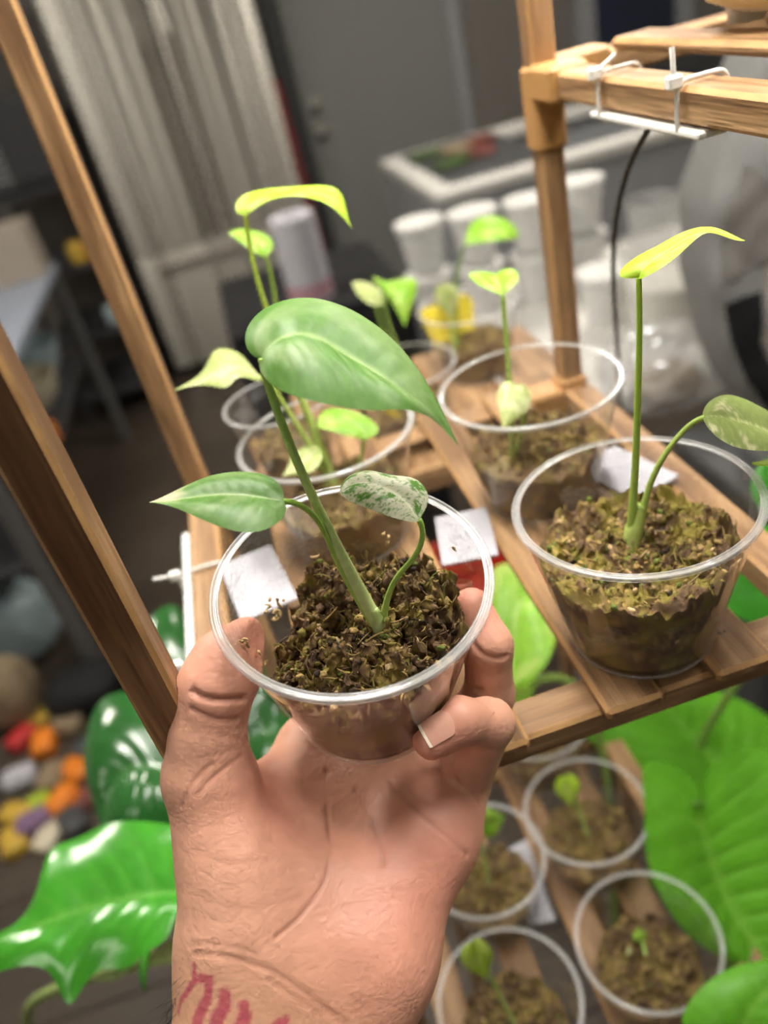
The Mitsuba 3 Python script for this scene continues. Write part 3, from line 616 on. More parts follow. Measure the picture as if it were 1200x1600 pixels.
# skin colour: redder where the blood shows, yellower at the wrist
def ball(c, r): return np.exp(-(np.linalg.norm(hv - c, axis=1) / r) ** 2)[:, None]
skin = np.tile(np.array((.63, .345, .235)), (len(hv), 1))
red = np.clip(sum(ball(FING[k][0][-1], .014) for k in FING) + .8 * ball(J(400, 1230, .28), .022) + .6 * ball(J(690, 1330, .275), .03) + .5 * ball(J(590, 1480, .262), .03) + .5 * ball(J(350, 1065, .262), .014), 0, 1)
skin += (np.array((.68, .27, .20)) - skin) * red * .8
wr = sm01((hv[:, 1] - .135) / .03, 0, 1)[:, None] * (1 - ball(J(600, 1500, .26), .03))
skin += (np.array((.52, .30, .165)) - skin) * wr * .75
back = ((hn * np.array([0, .1, 1])).sum(1) > .1)[:, None] * .6
skin += (np.array((.52, .29, .175)) - skin) * back
bl = meshkit.fbm(hv * 160, 3, 8)[:, None]; skin *= .90 + .2 * bl
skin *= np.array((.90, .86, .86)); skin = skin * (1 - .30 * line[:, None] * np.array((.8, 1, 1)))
INK = [[(303, 1508, 5), (304, 1530, 9), (292, 1550, 7), (284, 1562, 6), (279, 1582, 5)], [(313, 1528, 9), (327, 1531, 11), (326, 1556, 11), (310, 1588, 13), (300, 1620, 13), (290, 1660, 13)],
       [(350, 1552, 12), (352, 1570, 14), (340, 1592, 16), (330, 1625, 15), (318, 1665, 14)], [(380, 1572, 12), (382, 1590, 15), (372, 1622, 16), (362, 1665, 14)], [(446, 1594, 9), (436, 1602, 14), (418, 1630, 14)]]
ink = np.zeros(len(hv))
for s in INK:
    a = np.array(s, float); d = np.full(len(hv), 1e9)
    pp = onskin(a[:, :2])
    for i in range(len(a) - 1): d = np.minimum(d, cap(hv, pp[i], pp[i + 1], .72 * a[i, 2] / F * pp[i, 2], .72 * a[i + 1, 2] / F * pp[i + 1, 2]))
    ink = np.maximum(ink, 1 - sm01(d + .0008 * (meshkit.noise(hv * 900, 4) - .5), -.0005, .0005))
skin += (np.array((.36, .055, .085)) - skin) * (ink * (.75 + .25 * meshkit.noise(hv * 1500, 6)))[:, None]
pr = thing('person', 'left hand and wrist with red ink stripes, holding up the clear cup', 'person')
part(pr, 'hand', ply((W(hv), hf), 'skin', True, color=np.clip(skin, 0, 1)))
# dry flakes stuck to the inside of the held cup
fl_m, fl_c, g_ = [], [], np.random.default_rng(12)
for fx, fy, n_f, sp in ((430, 962, 7, 7), (434, 940, 4, 6), (412, 945, 2, 4), (384, 1004, 4, 4), (405, 1022, 1, 2), (418, 1040, 1, 2), (492, 866, 1, 2), (605, 838, 3, 4), (704, 862, 1, 3)):
    for _ in range(n_f):
        qx, qy = fx + g_.normal() * sp, fy + g_.normal() * sp; o = np.array([(qx - 600) / F, (qy - 800) / F, 1.0]); t = np.linspace(.24, .33, 900); c_ = cup_sdf(o * t[:, None])
        k_ = np.where(c_ < -.0012)[0]
        if len(k_) == 0: continue
        p_ = o * t[k_[-1]]; d_ = g_.normal(size=3); d_ /= np.linalg.norm(d_); L_ = g_.uniform(.0008, .0022)
        e_ = [p_ - d_ * L_, p_ + g_.normal(size=3) * .0006, p_ + d_ * L_]
        e_ = [x - (o / np.linalg.norm(o)) * max(0, float(cup_sdf(x[None])[0]) + .0009) for x in e_]
        fl_m.append(tube(W(spl(e_, 6)), np.array([.2, .5, .7, .6, .4, .15]) * .0009, 5)); fl_c.append(np.tile(np.array((.50, .36, .17)) * g_.uniform(.7, 1.25), (len(fl_m[-1].vertices), 1)))
one('moss_flakes', ply(join(*fl_m), 'soil_mix', True, color=np.clip(np.vstack(fl_c), 0, 1)), 'dry tan moss flakes stuck inside the wall of the held cup', 'flakes', kind='stuff')
# nail of the little finger
def skin_at(px, py):
    o = np.array([(px - 600) / F, (py - 800) / F, 1.0]); t = np.linspace(.2, .34, 1400); d = hand_fn(o * t[:, None]); k = np.argmax(d < 0)
    return o * t[k]
def grad(p):
    e = 4e-4; return np.array([(hand_fn((p + e * np.eye(3)[k])[None]) - hand_fn((p - e * np.eye(3)[k])[None]))[0] for k in range(3)]) / (2 * e)
nc = skin_at(682, 1138); g = grad(nc); g /= np.linalg.norm(g)
ld = skin_at(662, 1152) - skin_at(702, 1126); ld -= g * (ld @ g); ld /= np.linalg.norm(ld); wd = np.cross(g, ld)
def nailgrid(u0, u1, w0, w1, lift, nu=14, nw=14):
    U, Wd = np.meshgrid(np.linspace(u0, u1, nu), np.linspace(-1, 1, nw), indexing='ij')
    s = (U - u0) / (u1 - u0); half = (w0 + (w1 - w0) * s) * (1 if u0 > -.004 else 1) * np.minimum(1, np.sqrt(np.clip((U + .0062) / .0022, 0.02, 1)))
    X = half * Wd; cv = .0090
    p = nc + U[..., None] * ld + X[..., None] * wd + (lift - (cv - np.sqrt(np.maximum(cv ** 2 - X ** 2, 0))) - 4.0 * U ** 2)[..., None] * g
    i, j = np.meshgrid(np.arange(nu - 1), np.arange(nw - 1), indexing='ij'); q = np.stack([i * nw + j, (i + 1) * nw + j, (i + 1) * nw + j + 1, i * nw + j + 1], -1).reshape(-1, 4)
    tp = p.reshape(-1, 3); bt = tp - g * .0006; n_ = len(tp)
    bd = [k for k in range(nw - 1)]
    f = [q, q[:, ::-1] + n_]
    ed = [(a, a + 1) for a in range(nw - 1)] + [((k) * nw + nw - 1, (k + 1) * nw + nw - 1) for k in range(nu - 1)] + [((nu - 1) * nw + k + 1, (nu - 1) * nw + k) for k in range(nw - 1)] + [((k + 1) * nw, k * nw) for k in range(nu - 1)]
    f.append(np.array([(a, b, b + n_, a + n_) for a, b in ed]))
    return W(np.vstack([tp, bt])), np.vstack(f)
nl = part(pr, 'fingernail', ply(nailgrid(-.0060, .0040, .0047, .0045, .0009), 'nail', 40), 'short pink nail of the little finger')
part(nl, 'nail_edge', ply(nailgrid(.0040, .0050, .0045, .0042, .0010), 'nail_edge', 40), 'pale free edge of the nail')
hr = []
gg = np.random.default_rng(3)
for _ in range(70):
    y = gg.uniform(1500, 1640); x0 = np.interp(y, [1500, 1560, 1640], [303, 283, 250]) + gg.uniform(-1, 10)
    if y < 1525 and gg.random() < .6: continue
    p = onskin([(x0, y)])[0] + [0, 0, .003]; L = gg.uniform(.006, .013); d = np.array([-.55, gg.uniform(.3, .9), gg.uniform(-.1, .5)]); d /= np.linalg.norm(d)
    hr.append(tube(W(spl([p, p + d * L * .5 + gg.normal(size=3) * .0006, p + d * L + [gg.normal() * .002, .002, 0]], 6)), np.linspace(.00007, .00003, 6), 4))
part(pr, 'arm_hair', ply(join(*hr), 'hair', True), 'fine black arm hair', 'stuff')

# ------------------------------------------------------------------ cups on the shelf
BZ = 1.243
ws = thing('plant_stool', 'tall wooden stool behind the plant stand carrying two cups', 'stool')
for i in range(4): part(ws, 'slat', ply(box((.035 + .062 * i, .625, BZ - .005), (.055, .21, .0098), .0018), 'wood_y'))
for y in (.535, .715): part(ws, 'rail', ply(box((.128, y, BZ - .018), (.245, .016, .0155), .0015), 'wood_x'))
for x in (.012, .244):
    for y in (.5505, .6995): part(ws, 'leg', ply(box((x, y, .608), (.015, .0145, 1.216), .0015), 'wood_z'))
part(ws, 'lower_shelf', ply(box((.128, .625, 1.013), (.215, .20, .012), .002), 'wood_x'))
S1 = soil_shape(-.022, (.05, .0), 31, 70, 200, 1100, (1.15, 1.2, .3, (1.5, 4, 4, 3, .5, 2.5)), amp=.8)
S2 = soil_shape(-.036, (.0, .0), 57, 50, 130, 260, (.6, .9, .8, (4, 2, 2, 1.2, 2, 1)), amp=.8)
def soil(m, s, label): one('moss_soil', at(s, T(m)), label, 'soil', kind='stuff')
c2 = up(.1127, .228, SZ, 1.0, .5)
cup('clear cup on the right front of the shelf, with yellowish moss', c2); soil(c2, S1, 'yellowish brown moss in the right front cup')
c3 = up(.117, .342, SZ, 1.0, 1.9)
cup('clear cup on the shelf behind the right front cup', c3); soil(c3, S2, 'brown soil in the cup behind the right front cup')
c4 = up(.0145, .357, SZ, 1.0, 3.0)
cup('clear cup on the shelf right behind the held cup', c4); soil(c4, S2, 'brown soil in the cup right behind the held cup')
c5 = up(-.003, .448, SZ, .76, 4.0)
cup('small clear cup at the back left of the shelf beside the post', c5); soil(c5, S2, 'brown soil in the small back left cup')
c6 = up(.178, .655, BZ, 1.0, 5.0)
cup('clear cup with a yellow card, on the stool behind the shelf', c6); soil(c6, S2, 'moss in the cup with the yellow card')
c7 = up(.096, .575, BZ, .95, .8)
cup('clear cup on the stool behind the shelf, left of the yellow card', c7); soil(c7, S2, 'brown soil in the stool cup left of the yellow card')

s2 = thing('seedling', 'seedling with a tall stalk and lime leaf in the right front cup', 'plant')
stem(s2, [(985, 862, .316), (988, 800, .306), (992, 740, .297), (996, 640, .283), (999, 520, .268), (998, 434, .258)], (.0022, .0016, .0013, .0012, .0010, .0009), (.34, .48, .10), (.30, .50, .04))
stem(s2, [(990, 860, .316), (1004, 800, .307), (1022, 742, .298), (1050, 695, .290), (1080, 663, .285), (1101, 652, .281)], (.0024, .0018, .0012, .0011, .0010, .0010), (.34, .48, .10), (.33, .45, .10))
stem(s2, [(984, 866, .316), (990, 830, .311), (1002, 788, .306)], (.0038, .0036, .0022), (.42, .50, .16), (.40, .52, .12), 20, 'sheath')
leaf(s2, [(998, 434, .258), (968, 428, .262), (990, 404, .264), (1030, 382, .264), (1068, 362, .262), (1108, 354, .259), (1138, 363, .256), (1165, 376, .254)],
     [(998, 434, .258), (1004, 422, .2565), (1020, 408, .256), (1045, 391, .256), (1075, 372, .256), (1105, 362, .256), (1136, 367, .255), (1165, 376, .254)],
     [(998, 436, .258), (1012, 431, .253), (1036, 417, .250), (1062, 397, .250), (1085, 376, .2515), (1110, 364, .254), (1138, 372, .254), (1165, 376, .254)], 'lime', 8, 60, 10, .05)
leaf(s2, [(1098, 651, .281), (1108, 628, .286), (1140, 617, .290), (1178, 630, .291), (1215, 652, .290), (1245, 695, .288)],
     [(1098, 651, .281), (1120, 650, .281), (1145, 655, .281), (1175, 664, .281), (1208, 678, .283), (1245, 695, .288)],
     [(1098, 652, .281), (1115, 678, .276), (1145, 697, .273), (1180, 704, .273), (1215, 703, .277), (1245, 695, .288)], 'olive', 9, 60, 10, .06)
leaf(s2, [(1245, 695, .288), (1225, 707, .289), (1200, 717, .290), (1175, 722, .289)], [(1245, 695, .288), (1225, 712, .287), (1200, 722, .287), (1175, 723, .289)], [(1245, 695, .288), (1225, 720, .284), (1200, 728, .285), (1175, 725, .289)], 'lime', 10, 20, 4)

s3 = thing('seedling', 'seedling with a heart-shaped green leaf in the cup behind the right front cup', 'plant')
stem(s3, [(803, 745, .412), (800, 690, .40), (797, 610, .388), (791, 530, .376), (786, 462, .366)], (.0022, .0016, .0013, .0011, .0010))
stem(s3, [(803, 740, .412), (812, 690, .402), (818, 630, .39), (808, 602, .384)], (.0016, .0011, .0010, .0009))
leaf(s3, [(786, 462, .366), (770, 456, .364), (748, 445, .366), (733, 430, .372), (752, 425, .382), (775, 428, .390)], [(786, 461, .366), (782, 452, .367), (777, 444, .370), (774, 437, .376), (773, 431, .384), (774, 427, .391)],
     [(786, 462, .366), (797, 452, .364), (808, 440, .366), (807, 424, .374), (792, 420, .384), (775, 427, .390)], 'bright', 12, 40, 8)
leaf(s3, [(806, 600, .383), (786, 598, .383), (777, 618, .382), (780, 643, .379), (785, 668, .376)], [(805, 601, .382), (801, 615, .380), (797, 632, .378), (791, 650, .377), (785, 668, .376)], [(807, 600, .383), (825, 606, .383), (829, 632, .380), (812, 652, .378), (785, 668, .376)], 'pale', 14, 40, 8)

s6 = thing('seedling', 'tall thin seedling in the cup with the yellow card', 'plant')
stem(s6, [(712, 548, 0.7117), (713, 490, 0.6950), (714, 440, 0.6783), (721, 400, 0.6644), (727, 381, 0.6561)], (.0020, .0015, .0013, .0012, .0010), (.25, .35, .07), (.16, .30, .05))
leaf(s6, [(727, 381, 0.6561), (730, 360, 0.6644), (748, 341, 0.6728), (775, 338, 0.6728), (798, 348, 0.6672), (811, 369, 0.6589)], [(727, 381, 0.6561), (745, 366, 0.6533), (765, 360, 0.6505), (782, 360, 0.6505), (798, 363, 0.6533), (811, 369, 0.6589)], [(727, 382, 0.6561), (748, 380, 0.6450), (768, 377, 0.6408), (785, 375, 0.6422), (800, 373, 0.6477), (811, 369, 0.6589)], 'bright', 15, 40, 8)
stem(s6, [(712, 548, 0.7117), (702, 500, 0.6992), (697, 470, 0.6908), (694, 456, 0.6867)], (.0013, .0010, .0009, .0008))
leaf(s6, *auto((694, 444, 0.6867)[:2], (708, 500), (20, 18), .687, .695, .010), 'pale', 16, 30, 6)

s7 = thing('seedling', 'seedling with two leaves in the stool cup left of the yellow card', 'plant')
stem(s7, [(640, 590, 0.6533), (622, 545, 0.6408), (606, 500, 0.6283), (598, 455, 0.6172)], (.0018, .0013, .0011, .0009))
stem(s7, [(638, 590, 0.6533), (612, 545, 0.6436), (595, 505, 0.6324), (588, 478, 0.6241)], (.0015, .0011, .0010, .0009))
leaf(s7, [(599, 440, 0.6172), (583, 433, 0.6199), (600, 455, 0.6116), (615, 478, 0.6088), (625, 495, 0.6088), (632, 510, 0.6102)], [(600, 440, 0.6158), (611, 448, 0.6116), (620, 460, 0.6088), (626, 475, 0.6074), (630, 492, 0.6088), (632, 510, 0.6102)], [(600, 439, 0.6172), (625, 436, 0.6227), (647, 436, 0.6227), (650, 455, 0.6172), (641, 485, 0.6116), (632, 510, 0.6102)], 'bright', 18, 40, 8)
leaf(s7, [(588, 478, 0.6241), (570, 470, 0.6213), (556, 455, 0.6241), (551, 441, 0.6324)], [(588, 478, 0.6241), (578, 466, 0.6283), (566, 453, 0.6311), (551, 441, 0.6324)], [(588, 478, 0.6241), (604, 470, 0.6283), (596, 454, 0.6352), (551, 441, 0.6324)], 'pale', 19, 30, 6)

s4 = thing('seedling', 'tall seedling with arching bright leaf in the cup right behind the held cup', 'plant')
stem(s4, [(522, 765, .424), (497, 690, .412), (470, 620, .400), (440, 540, .389), (415, 478, .380), (398, 420, .372), (388, 370, .366), (384, 336, .361)], (.0032, .0028, .0021, .0017, .0015, .0013, .0011, .0010), (.36, .48, .14), (.38, .52, .05), 60)
leaf(s4, [(384, 336, .361), (368, 328, .366), (378, 306, .372), (420, 297, .376), (475, 292, .374), (522, 293, .370), (541, 325, .363), (551, 358, .358)], [(384, 334, .361), (387, 322, .361), (405, 312, .361), (440, 304, .361), (480, 301, .360), (512, 308, .359), (535, 330, .357), (551, 358, .358)], [(384, 337, .361), (396, 328, .356), (420, 314, .353), (455, 307, .351), (490, 311, .351), (520, 325, .352), (540, 345, .355), (551, 358, .358)], 'lime', 21, 50, 8)
stem(s4, [(515, 765, .424), (490, 705, .414), (455, 650, .403), (425, 606, .395), (406, 588, .391)], (.0022, .0018, .0014, .0012, .0011), (.36, .48, .14), (.36, .50, .08))
leaf(s4, [(408, 588, .391), (388, 566, .398), (360, 546, .402), (338, 546, .402), (322, 572, .398), (297, 596, .393), (270, 611, .388)], [(408, 588, .391), (388, 578, .390), (366, 572, .390), (348, 574, .389), (326, 588, .388), (298, 602, .388), (270, 611, .388)], [(408, 589, .391), (392, 592, .384), (372, 590, .381), (356, 604, .379), (330, 603, .381), (300, 603, .384), (270, 611, .388)], 'pale', 22, 50, 8)
stem(s4, [(545, 770, .428), (560, 735, .42), (566, 705, .412), (569, 686, .407)], (.0014, .0011, .0010, .0009))
leaf(s4, [(572, 686, .406), (550, 683, .404), (525, 676, .402), (497, 668, .402)], [(572, 684, .406), (560, 668, .408), (535, 662, .408), (497, 668, .402)], [(572, 686, .406), (591, 674, .408), (560, 645, .414), (497, 668, .402)], 'bright', 23, 36, 7)
leaf(s4, *auto((497, 702), (440, 745), (18, 22), .408, .405, .008), 'pale', 24, 30, 6)
stem(s4, [(520, 760, .422), (512, 730, .416), (497, 702, .408)], (.0013, .0011, .0009))

s5 = thing('seedling', 'seedling with one roundish green leaf in the small back left cup', 'plant')
stem(s5, [(438, 610, .500), (434, 540, .488), (430, 470, .476), (422, 425, .467), (415, 400, .462)], (.0018, .0014, .0012, .0010, .0009), (.30, .40, .08), (.24, .40, .05))
leaf(s5, [(415, 400, .462), (426, 388, .464), (420, 370, .468), (395, 360, .470), (372, 358, .468), (357, 366, .464)], [(415, 400, .462), (410, 388, .462), (400, 378, .462), (387, 371, .462), (372, 366, .462), (357, 366, .464)], [(415, 400, .462), (404, 398, .458), (392, 391, .456), (380, 382, .456), (368, 373, .459), (357, 366, .464)], 'bright', 25, 36, 7)

# yellow sticky cards and white label cards
def card(name, pts, th, m, label, cat, group=None):
    p = np.asarray(pts, float); n = np.cross(p[1] - p[0], p[2] - p[0]); n /= np.linalg.norm(n)
    one(name, ply(trimesh.convex.convex_hull(np.vstack([p, p + n * th])), m), label, cat, group)
def wallz(x, y, z): return np.array([x, y, z])
card('sticky_card', [(.153, .668, BZ + .010), (.181, .672, BZ + .010), (.192, .688, BZ + .053), (.187, .690, BZ + .062), (.142, .681, BZ + .062), (.139, .678, BZ + .053)], .0006, 'yellow_card', 'yellow sticky card standing in the farther cup on the stool', 'card')
card('sticky_card', [(.0780, .566, BZ + .012), (.086, .560, BZ + .012), (.076, .562, BZ + .070), (.068, .566, BZ + .072)], .0006, 'yellow_card', 'narrow yellow sticky card seen edge-on in the nearer cup on the stool', 'card')
for (x, y, w, h, rz, lb) in ((-.0420, .343, .030, .054, .15, 'white label card on the shelf between the left rail and the cups'), (.0675, .325, .028, .042, -.2, 'white label card on the shelf between the two middle cups'), (.1610, .335, .030, .046, .3, 'white label card on the shelf at the right rail')):
    q = np.array([(-w / 2, -h / 2), (w / 2, -h / 2), (w / 2, h / 2), (-w / 2, h / 2)]); c, s = math.cos(rz), math.sin(rz); q = q @ np.array([[c, s], [-s, c]])
    card('label_card', [(x + a, y + b, SZ + .0004) for a, b in q], .0012, 'paper_white', lb, 'label card')

# ------------------------------------------------------------------ cups of the lower tier
LOW = [(.120, .344, 'clear cup on the lower tier, farther of the two beside the big right leaf', 'brown soil in the farther lower cup beside the big leaf'),
       (.1155, .2455, 'clear cup on the lower tier at the front right, beside the big right leaf', 'brown soil in the front right lower cup'),
       (.020, .240, 'clear cup on the lower tier at the bottom edge beside the wrist', 'brown soil in the bottom lower cup beside the wrist'),
       (.036, .335, 'clear cup on the lower tier half hidden behind the palm', 'brown soil in the lower cup half hidden behind the palm'),
       (.120, .440, 'clear cup on the lower tier just under the front shelf rail', 'brown soil in the lower cup under the front shelf rail')]
lowm = []
for i, (x, y, lb, ls_) in enumerate(LOW):
    m = up(x, y, LZ, 1.0, i * 1.3); lowm.append(m); cup(lb, m); soil(m, S2, ls_)
def lowplant(px, py, tip, hw, m, style, label, seed, t, leaf2=None):
    k = thing('seedling', label, 'plant')
    root = (np.asarray(m) @ [0, 0, -.042, 1])[:3]; b = P(px, py, t)
    stem(k, [root, root * .4 + b * .6 + [0, 0, .004], b], (.0020, .0013, .0010), n=16, world=True)
    leaf(k, *auto((px, py), tip, hw, t, t + .004, .010), style, seed, 30, 6, .08)
    if leaf2: leaf(k, *auto(*leaf2, t, t + .003, .008), 'pale', seed + 50, 24, 5)
lowplant(884, 1212, (893, 1262), (20, 19), lowm[0], 'lime', 'tiny seedling with one hanging pale green leaf in the farther lower cup', 61, .585)
lowplant(1003, 1470, (996, 1448), (11, 12), lowm[1], 'bright', 'tiny sprout in the front right lower cup', 63, .535, ((990, 1488), (980, 1478), (8, 8)))
lowplant(738, 1472, (760, 1532), (26, 24), lowm[2], 'lime', 'seedling with one marbled leaf in the bottom lower cup beside the wrist', 65, .475)
lowplant(748, 1290, (790, 1275), (24, 24), lowm[3], 'bright', 'seedling with small green leaves in the lower cup half hidden behind the palm', 67, .56, ((745, 1322), (760, 1335), (10, 9)))
card('label_card', [on_z(786, 1330, LZ + .02), on_z(824, 1310, LZ + .02), on_z(868, 1438, LZ + .001), on_z(822, 1446, LZ + .001)], .0012, 'paper_white', 'white label card between the cups of the lower tier', 'label card')
one('red_tray', at(ply(lathe([(.0, .0), (.055, .0), (.070, .035), (.074, .036), (.074, .040), (.067, .040), (.053, .004), (.0, .004)], 48), 'red_plastic', 40), T().translate([.125, .60, 1.0195])), 'red round tray on the lower shelf of the wooden stool', 'tray')

# ------------------------------------------------------------------ large leaves around the stand
def bigplant(label): return thing('leafy_plant', label, 'plant')
g1 = bigplant('large glossy green wavy-edged leaf at the lower left behind the wrist')
leaf(g1, [(335, 1400, .46), (322, 1330, .475), (268, 1288, .49), (205, 1284, .495), (156, 1292, .495), (118, 1308, .49), (84, 1324, .485), (64, 1378, .475), (50, 1418, .47), (0, 1456, .46), (-60, 1488, .45)],
     [(335, 1400, .46), (300, 1395, .462), (255, 1396, .462), (210, 1402, .46), (165, 1412, .458), (120, 1424, .455), (85, 1436, .452), (50, 1450, .45), (20, 1462, .448), (-20, 1476, .447), (-60, 1488, .45)],
     [(335, 1400, .46), (300, 1415, .452), (278, 1428, .447), (262, 1462, .44), (226, 1492, .437), (196, 1512, .436), (150, 1516, .436), (110, 1570, .432), (78, 1522, .435), (0, 1520, .438), (-60, 1488, .45)], 'glossy', 31, 110, 18, .05, bsdf='glossy_leaf_skin', wave=.022, vein=.0035)
leaf(g1, [(222, 1488, .438), (216, 1520, .437), (228, 1553, .438)], [(226, 1490, .436), (224, 1520, .434), (228, 1553, .438)], [(236, 1482, .438), (230, 1520, .437), (228, 1553, .438)], 'glossy', 32, 16, 3, bsdf='glossy_leaf_skin')
stem(g1, [(335, 1400, .462), (300, 1470, .50), (200, 1508, .52), (60, 1560, .60), (40, 2000, .8)], (.004, .004, .0045, .005, .006), (.30, .40, .12), (.25, .35, .10))
leaf(g1, [(330, 1470, .465), (290, 1462, .465), (250, 1478, .462), (200, 1520, .46), (140, 1530, .462)], [(330, 1490, .47), (290, 1487, .47), (250, 1495, .468), (200, 1515, .465), (140, 1530, .462)], [(330, 1510, .465), (290, 1506, .465), (250, 1508, .465), (200, 1522, .463), (140, 1530, .462)], 'pale', 33, 24, 4)
g2 = bigplant('dark glossy leaf at the left between the near post and the thumb')
leaf(g2, [(330, 1240, .60), (270, 1150, .63), (215, 1082, .64), (165, 1090, .635), (140, 1125, .62), (132, 1200, .60), (160, 1290, .58)], [(330, 1240, .60), (290, 1215, .598), (250, 1200, .596), (215, 1200, .594), (190, 1215, .59), (172, 1250, .585), (160, 1290, .58)], [(330, 1240, .60), (305, 1275, .585), (275, 1300, .578), (245, 1312, .574), (215, 1315, .572), (185, 1308, .574), (160, 1290, .58)], 'dark', 35, 70, 14, .08, bsdf='glossy_leaf_skin', wave=.01, vein=.010)
stem(g2, [(330, 1240, .602), (340, 1330, .66), (330, 1600, .85)], (.004, .0045, .006), (.1, .25, .05), (.1, .2, .05))
g3 = bigplant('dark leaf seen in the gap between the thumb and the palm')
leaf(g3, [(480, 1180, .62), (470, 1080, .64), (430, 1020, .65), (380, 1040, .64), (350, 1130, .62), (360, 1230, .60)], [(480, 1180, .62), (450, 1150, .615), (425, 1140, .61), (400, 1150, .607), (380, 1185, .603), (360, 1230, .60)], [(480, 1180, .62), (470, 1220, .60), (450, 1250, .595), (425, 1262, .592), (390, 1255, .595), (360, 1230, .60)], 'dark', 37, 50, 10, .08, bsdf='glossy_leaf_skin', wave=.01, vein=.01)
leaf(g3, [(370, 1150, .66), (330, 1080, .68), (300, 1000, .70), (270, 945, .71), (245, 955, .70), (225, 1010, .68)], [(370, 1150, .66), (335, 1110, .66), (300, 1070, .66), (275, 1040, .665), (250, 1020, .67), (225, 1010, .68)], [(370, 1150, .66), (340, 1150, .64), (305, 1130, .635), (275, 1100, .64), (250, 1060, .65), (225, 1010, .68)], 'dark', 38, 50, 10, .08, bsdf='glossy_leaf_skin', vein=.01)
stem(g3, [(480, 1180, .622), (470, 1300, .70), (440, 1600, .9)], (.004, .0045, .006), (.1, .25, .05), (.1, .2, .05))
g4 = bigplant('very large bright green veined leaves at the lower right beside the lower cups')
hub = (1088, 1252)
leaf(g4, [(1088, 1252, .56), (1050, 1195, .565), (1012, 1190, .57), (1006, 1250, .565), (1010, 1330, .56), (1035, 1405, .555), (1085, 1468, .55), (1160, 1512, .545), (1260, 1560, .54)],
     [(1088, 1252, .56), (1092, 1275, .565), (1098, 1300, .566), (1108, 1340, .566), (1125, 1385, .565), (1148, 1430, .56), (1180, 1475, .553), (1215, 1515, .547), (1260, 1560, .54)],
     [(1088, 1252, .56), (1110, 1200, .57), (1165, 1170, .578), (1230, 1190, .58), (1275, 1250, .575), (1300, 1330, .57), (1305, 1410, .56), (1295, 1490, .55), (1260, 1560, .54)], 'big', 41, 100, 20, .05, vein=.012, wave=.006)
leaf(g4, [(1240, 1300, .72), (1130, 1275, .715), (1030, 1235, .71), (950, 1180, .71), (905, 1128, .715), (960, 1100, .72), (1020, 1080, .73)], [(1240, 1300, .72), (1200, 1262, .725), (1160, 1228, .728), (1125, 1196, .73), (1090, 1160, .732), (1055, 1120, .732), (1020, 1080, .73)], [(1240, 1300, .72), (1270, 1250, .735), (1260, 1190, .745), (1220, 1135, .75), (1160, 1095, .75), (1090, 1072, .745), (1020, 1080, .73)], 'big', 43, 80, 16, .06, vein=.012)
stem(g4, [(1088, 1252, .563), (1110, 1300, .62), (1130, 1420, .72), (1120, 1700, .95)], (.004, .0045, .005, .007), (.15, .35, .05), (.15, .3, .05))
leaf(g4, [(1180, 1700, .45), (1110, 1640, .452), (1066, 1600, .455), (1085, 1555, .458), (1130, 1518, .46), (1190, 1500, .46), (1270, 1500, .46)], [(1180, 1700, .45), (1165, 1660, .446), (1160, 1622, .444), (1170, 1585, .444), (1195, 1552, .446), (1230, 1522, .45), (1270, 1500, .46)], [(1180, 1700, .45), (1230, 1680, .44), (1265, 1650, .438), (1290, 1610, .438), (1300, 1570, .44), (1295, 1530, .446), (1270, 1500, .46)], 'big', 45, 60, 12, .06, vein=.012)
g5 = bigplant('bright green leaves under the shelf between and beside the slats')
leaf(g5, [(800, 1090, .58), (775, 1010, .59), (765, 930, .60), (775, 885, .61), (800, 880, .61), (835, 920, .60)], [(800, 1090, .58), (800, 1040, .585), (802, 1000, .588), (806, 965, .59), (815, 940, .593), (835, 920, .60)], [(800, 1090, .58), (835, 1060, .575), (862, 1020, .575), (868, 985, .58), (860, 950, .588), (835, 920, .60)], 'bright', 47, 50, 10, .06, vein=.01)
leaf(g5, [(1250, 960, .56), (1190, 975, .555), (1140, 955, .555), (1112, 915, .56), (1120, 870, .57), (1150, 830, .58)], [(1250, 960, .56), (1220, 930, .562), (1195, 905, .565), (1175, 880, .57), (1160, 855, .575), (1150, 830, .58)], [(1250, 960, .56), (1260, 900, .575), (1245, 850, .585), (1215, 825, .59), (1180, 820, .59), (1150, 830, .58)], 'glossy', 48, 50, 10, .06, vein=.01)
leaf(g5, [(1230, 800, .50), (1195, 800, .50), (1176, 775, .505), (1180, 735, .51), (1205, 715, .515)], [(1230, 800, .50), (1215, 780, .503), (1208, 760, .506), (1204, 738, .51), (1205, 715, .515)], [(1230, 800, .50), (1245, 780, .505), (1245, 750, .51), (1230, 725, .514), (1205, 715, .515)], 'glossy', 49, 36, 8)
leaf(g5, *auto((800, 1092), (838, 1072), (18, 18), .57, .57, .008), 'bright', 50, 30, 6)
stem(g5, [(800, 1090, .582), (850, 1060, .60), (930, 1130, .66), (1000, 1400, .9)], (.003, .0035, .004, .006), (.3, .45, .1), (.2, .35, .08))
stem(g5, [(1250, 960, .562), (1200, 1010, .60), (1100, 1150, .72), (1010, 1400, .9)], (.003, .0035, .004, .006), (.3, .45, .1), (.2, .35, .08))

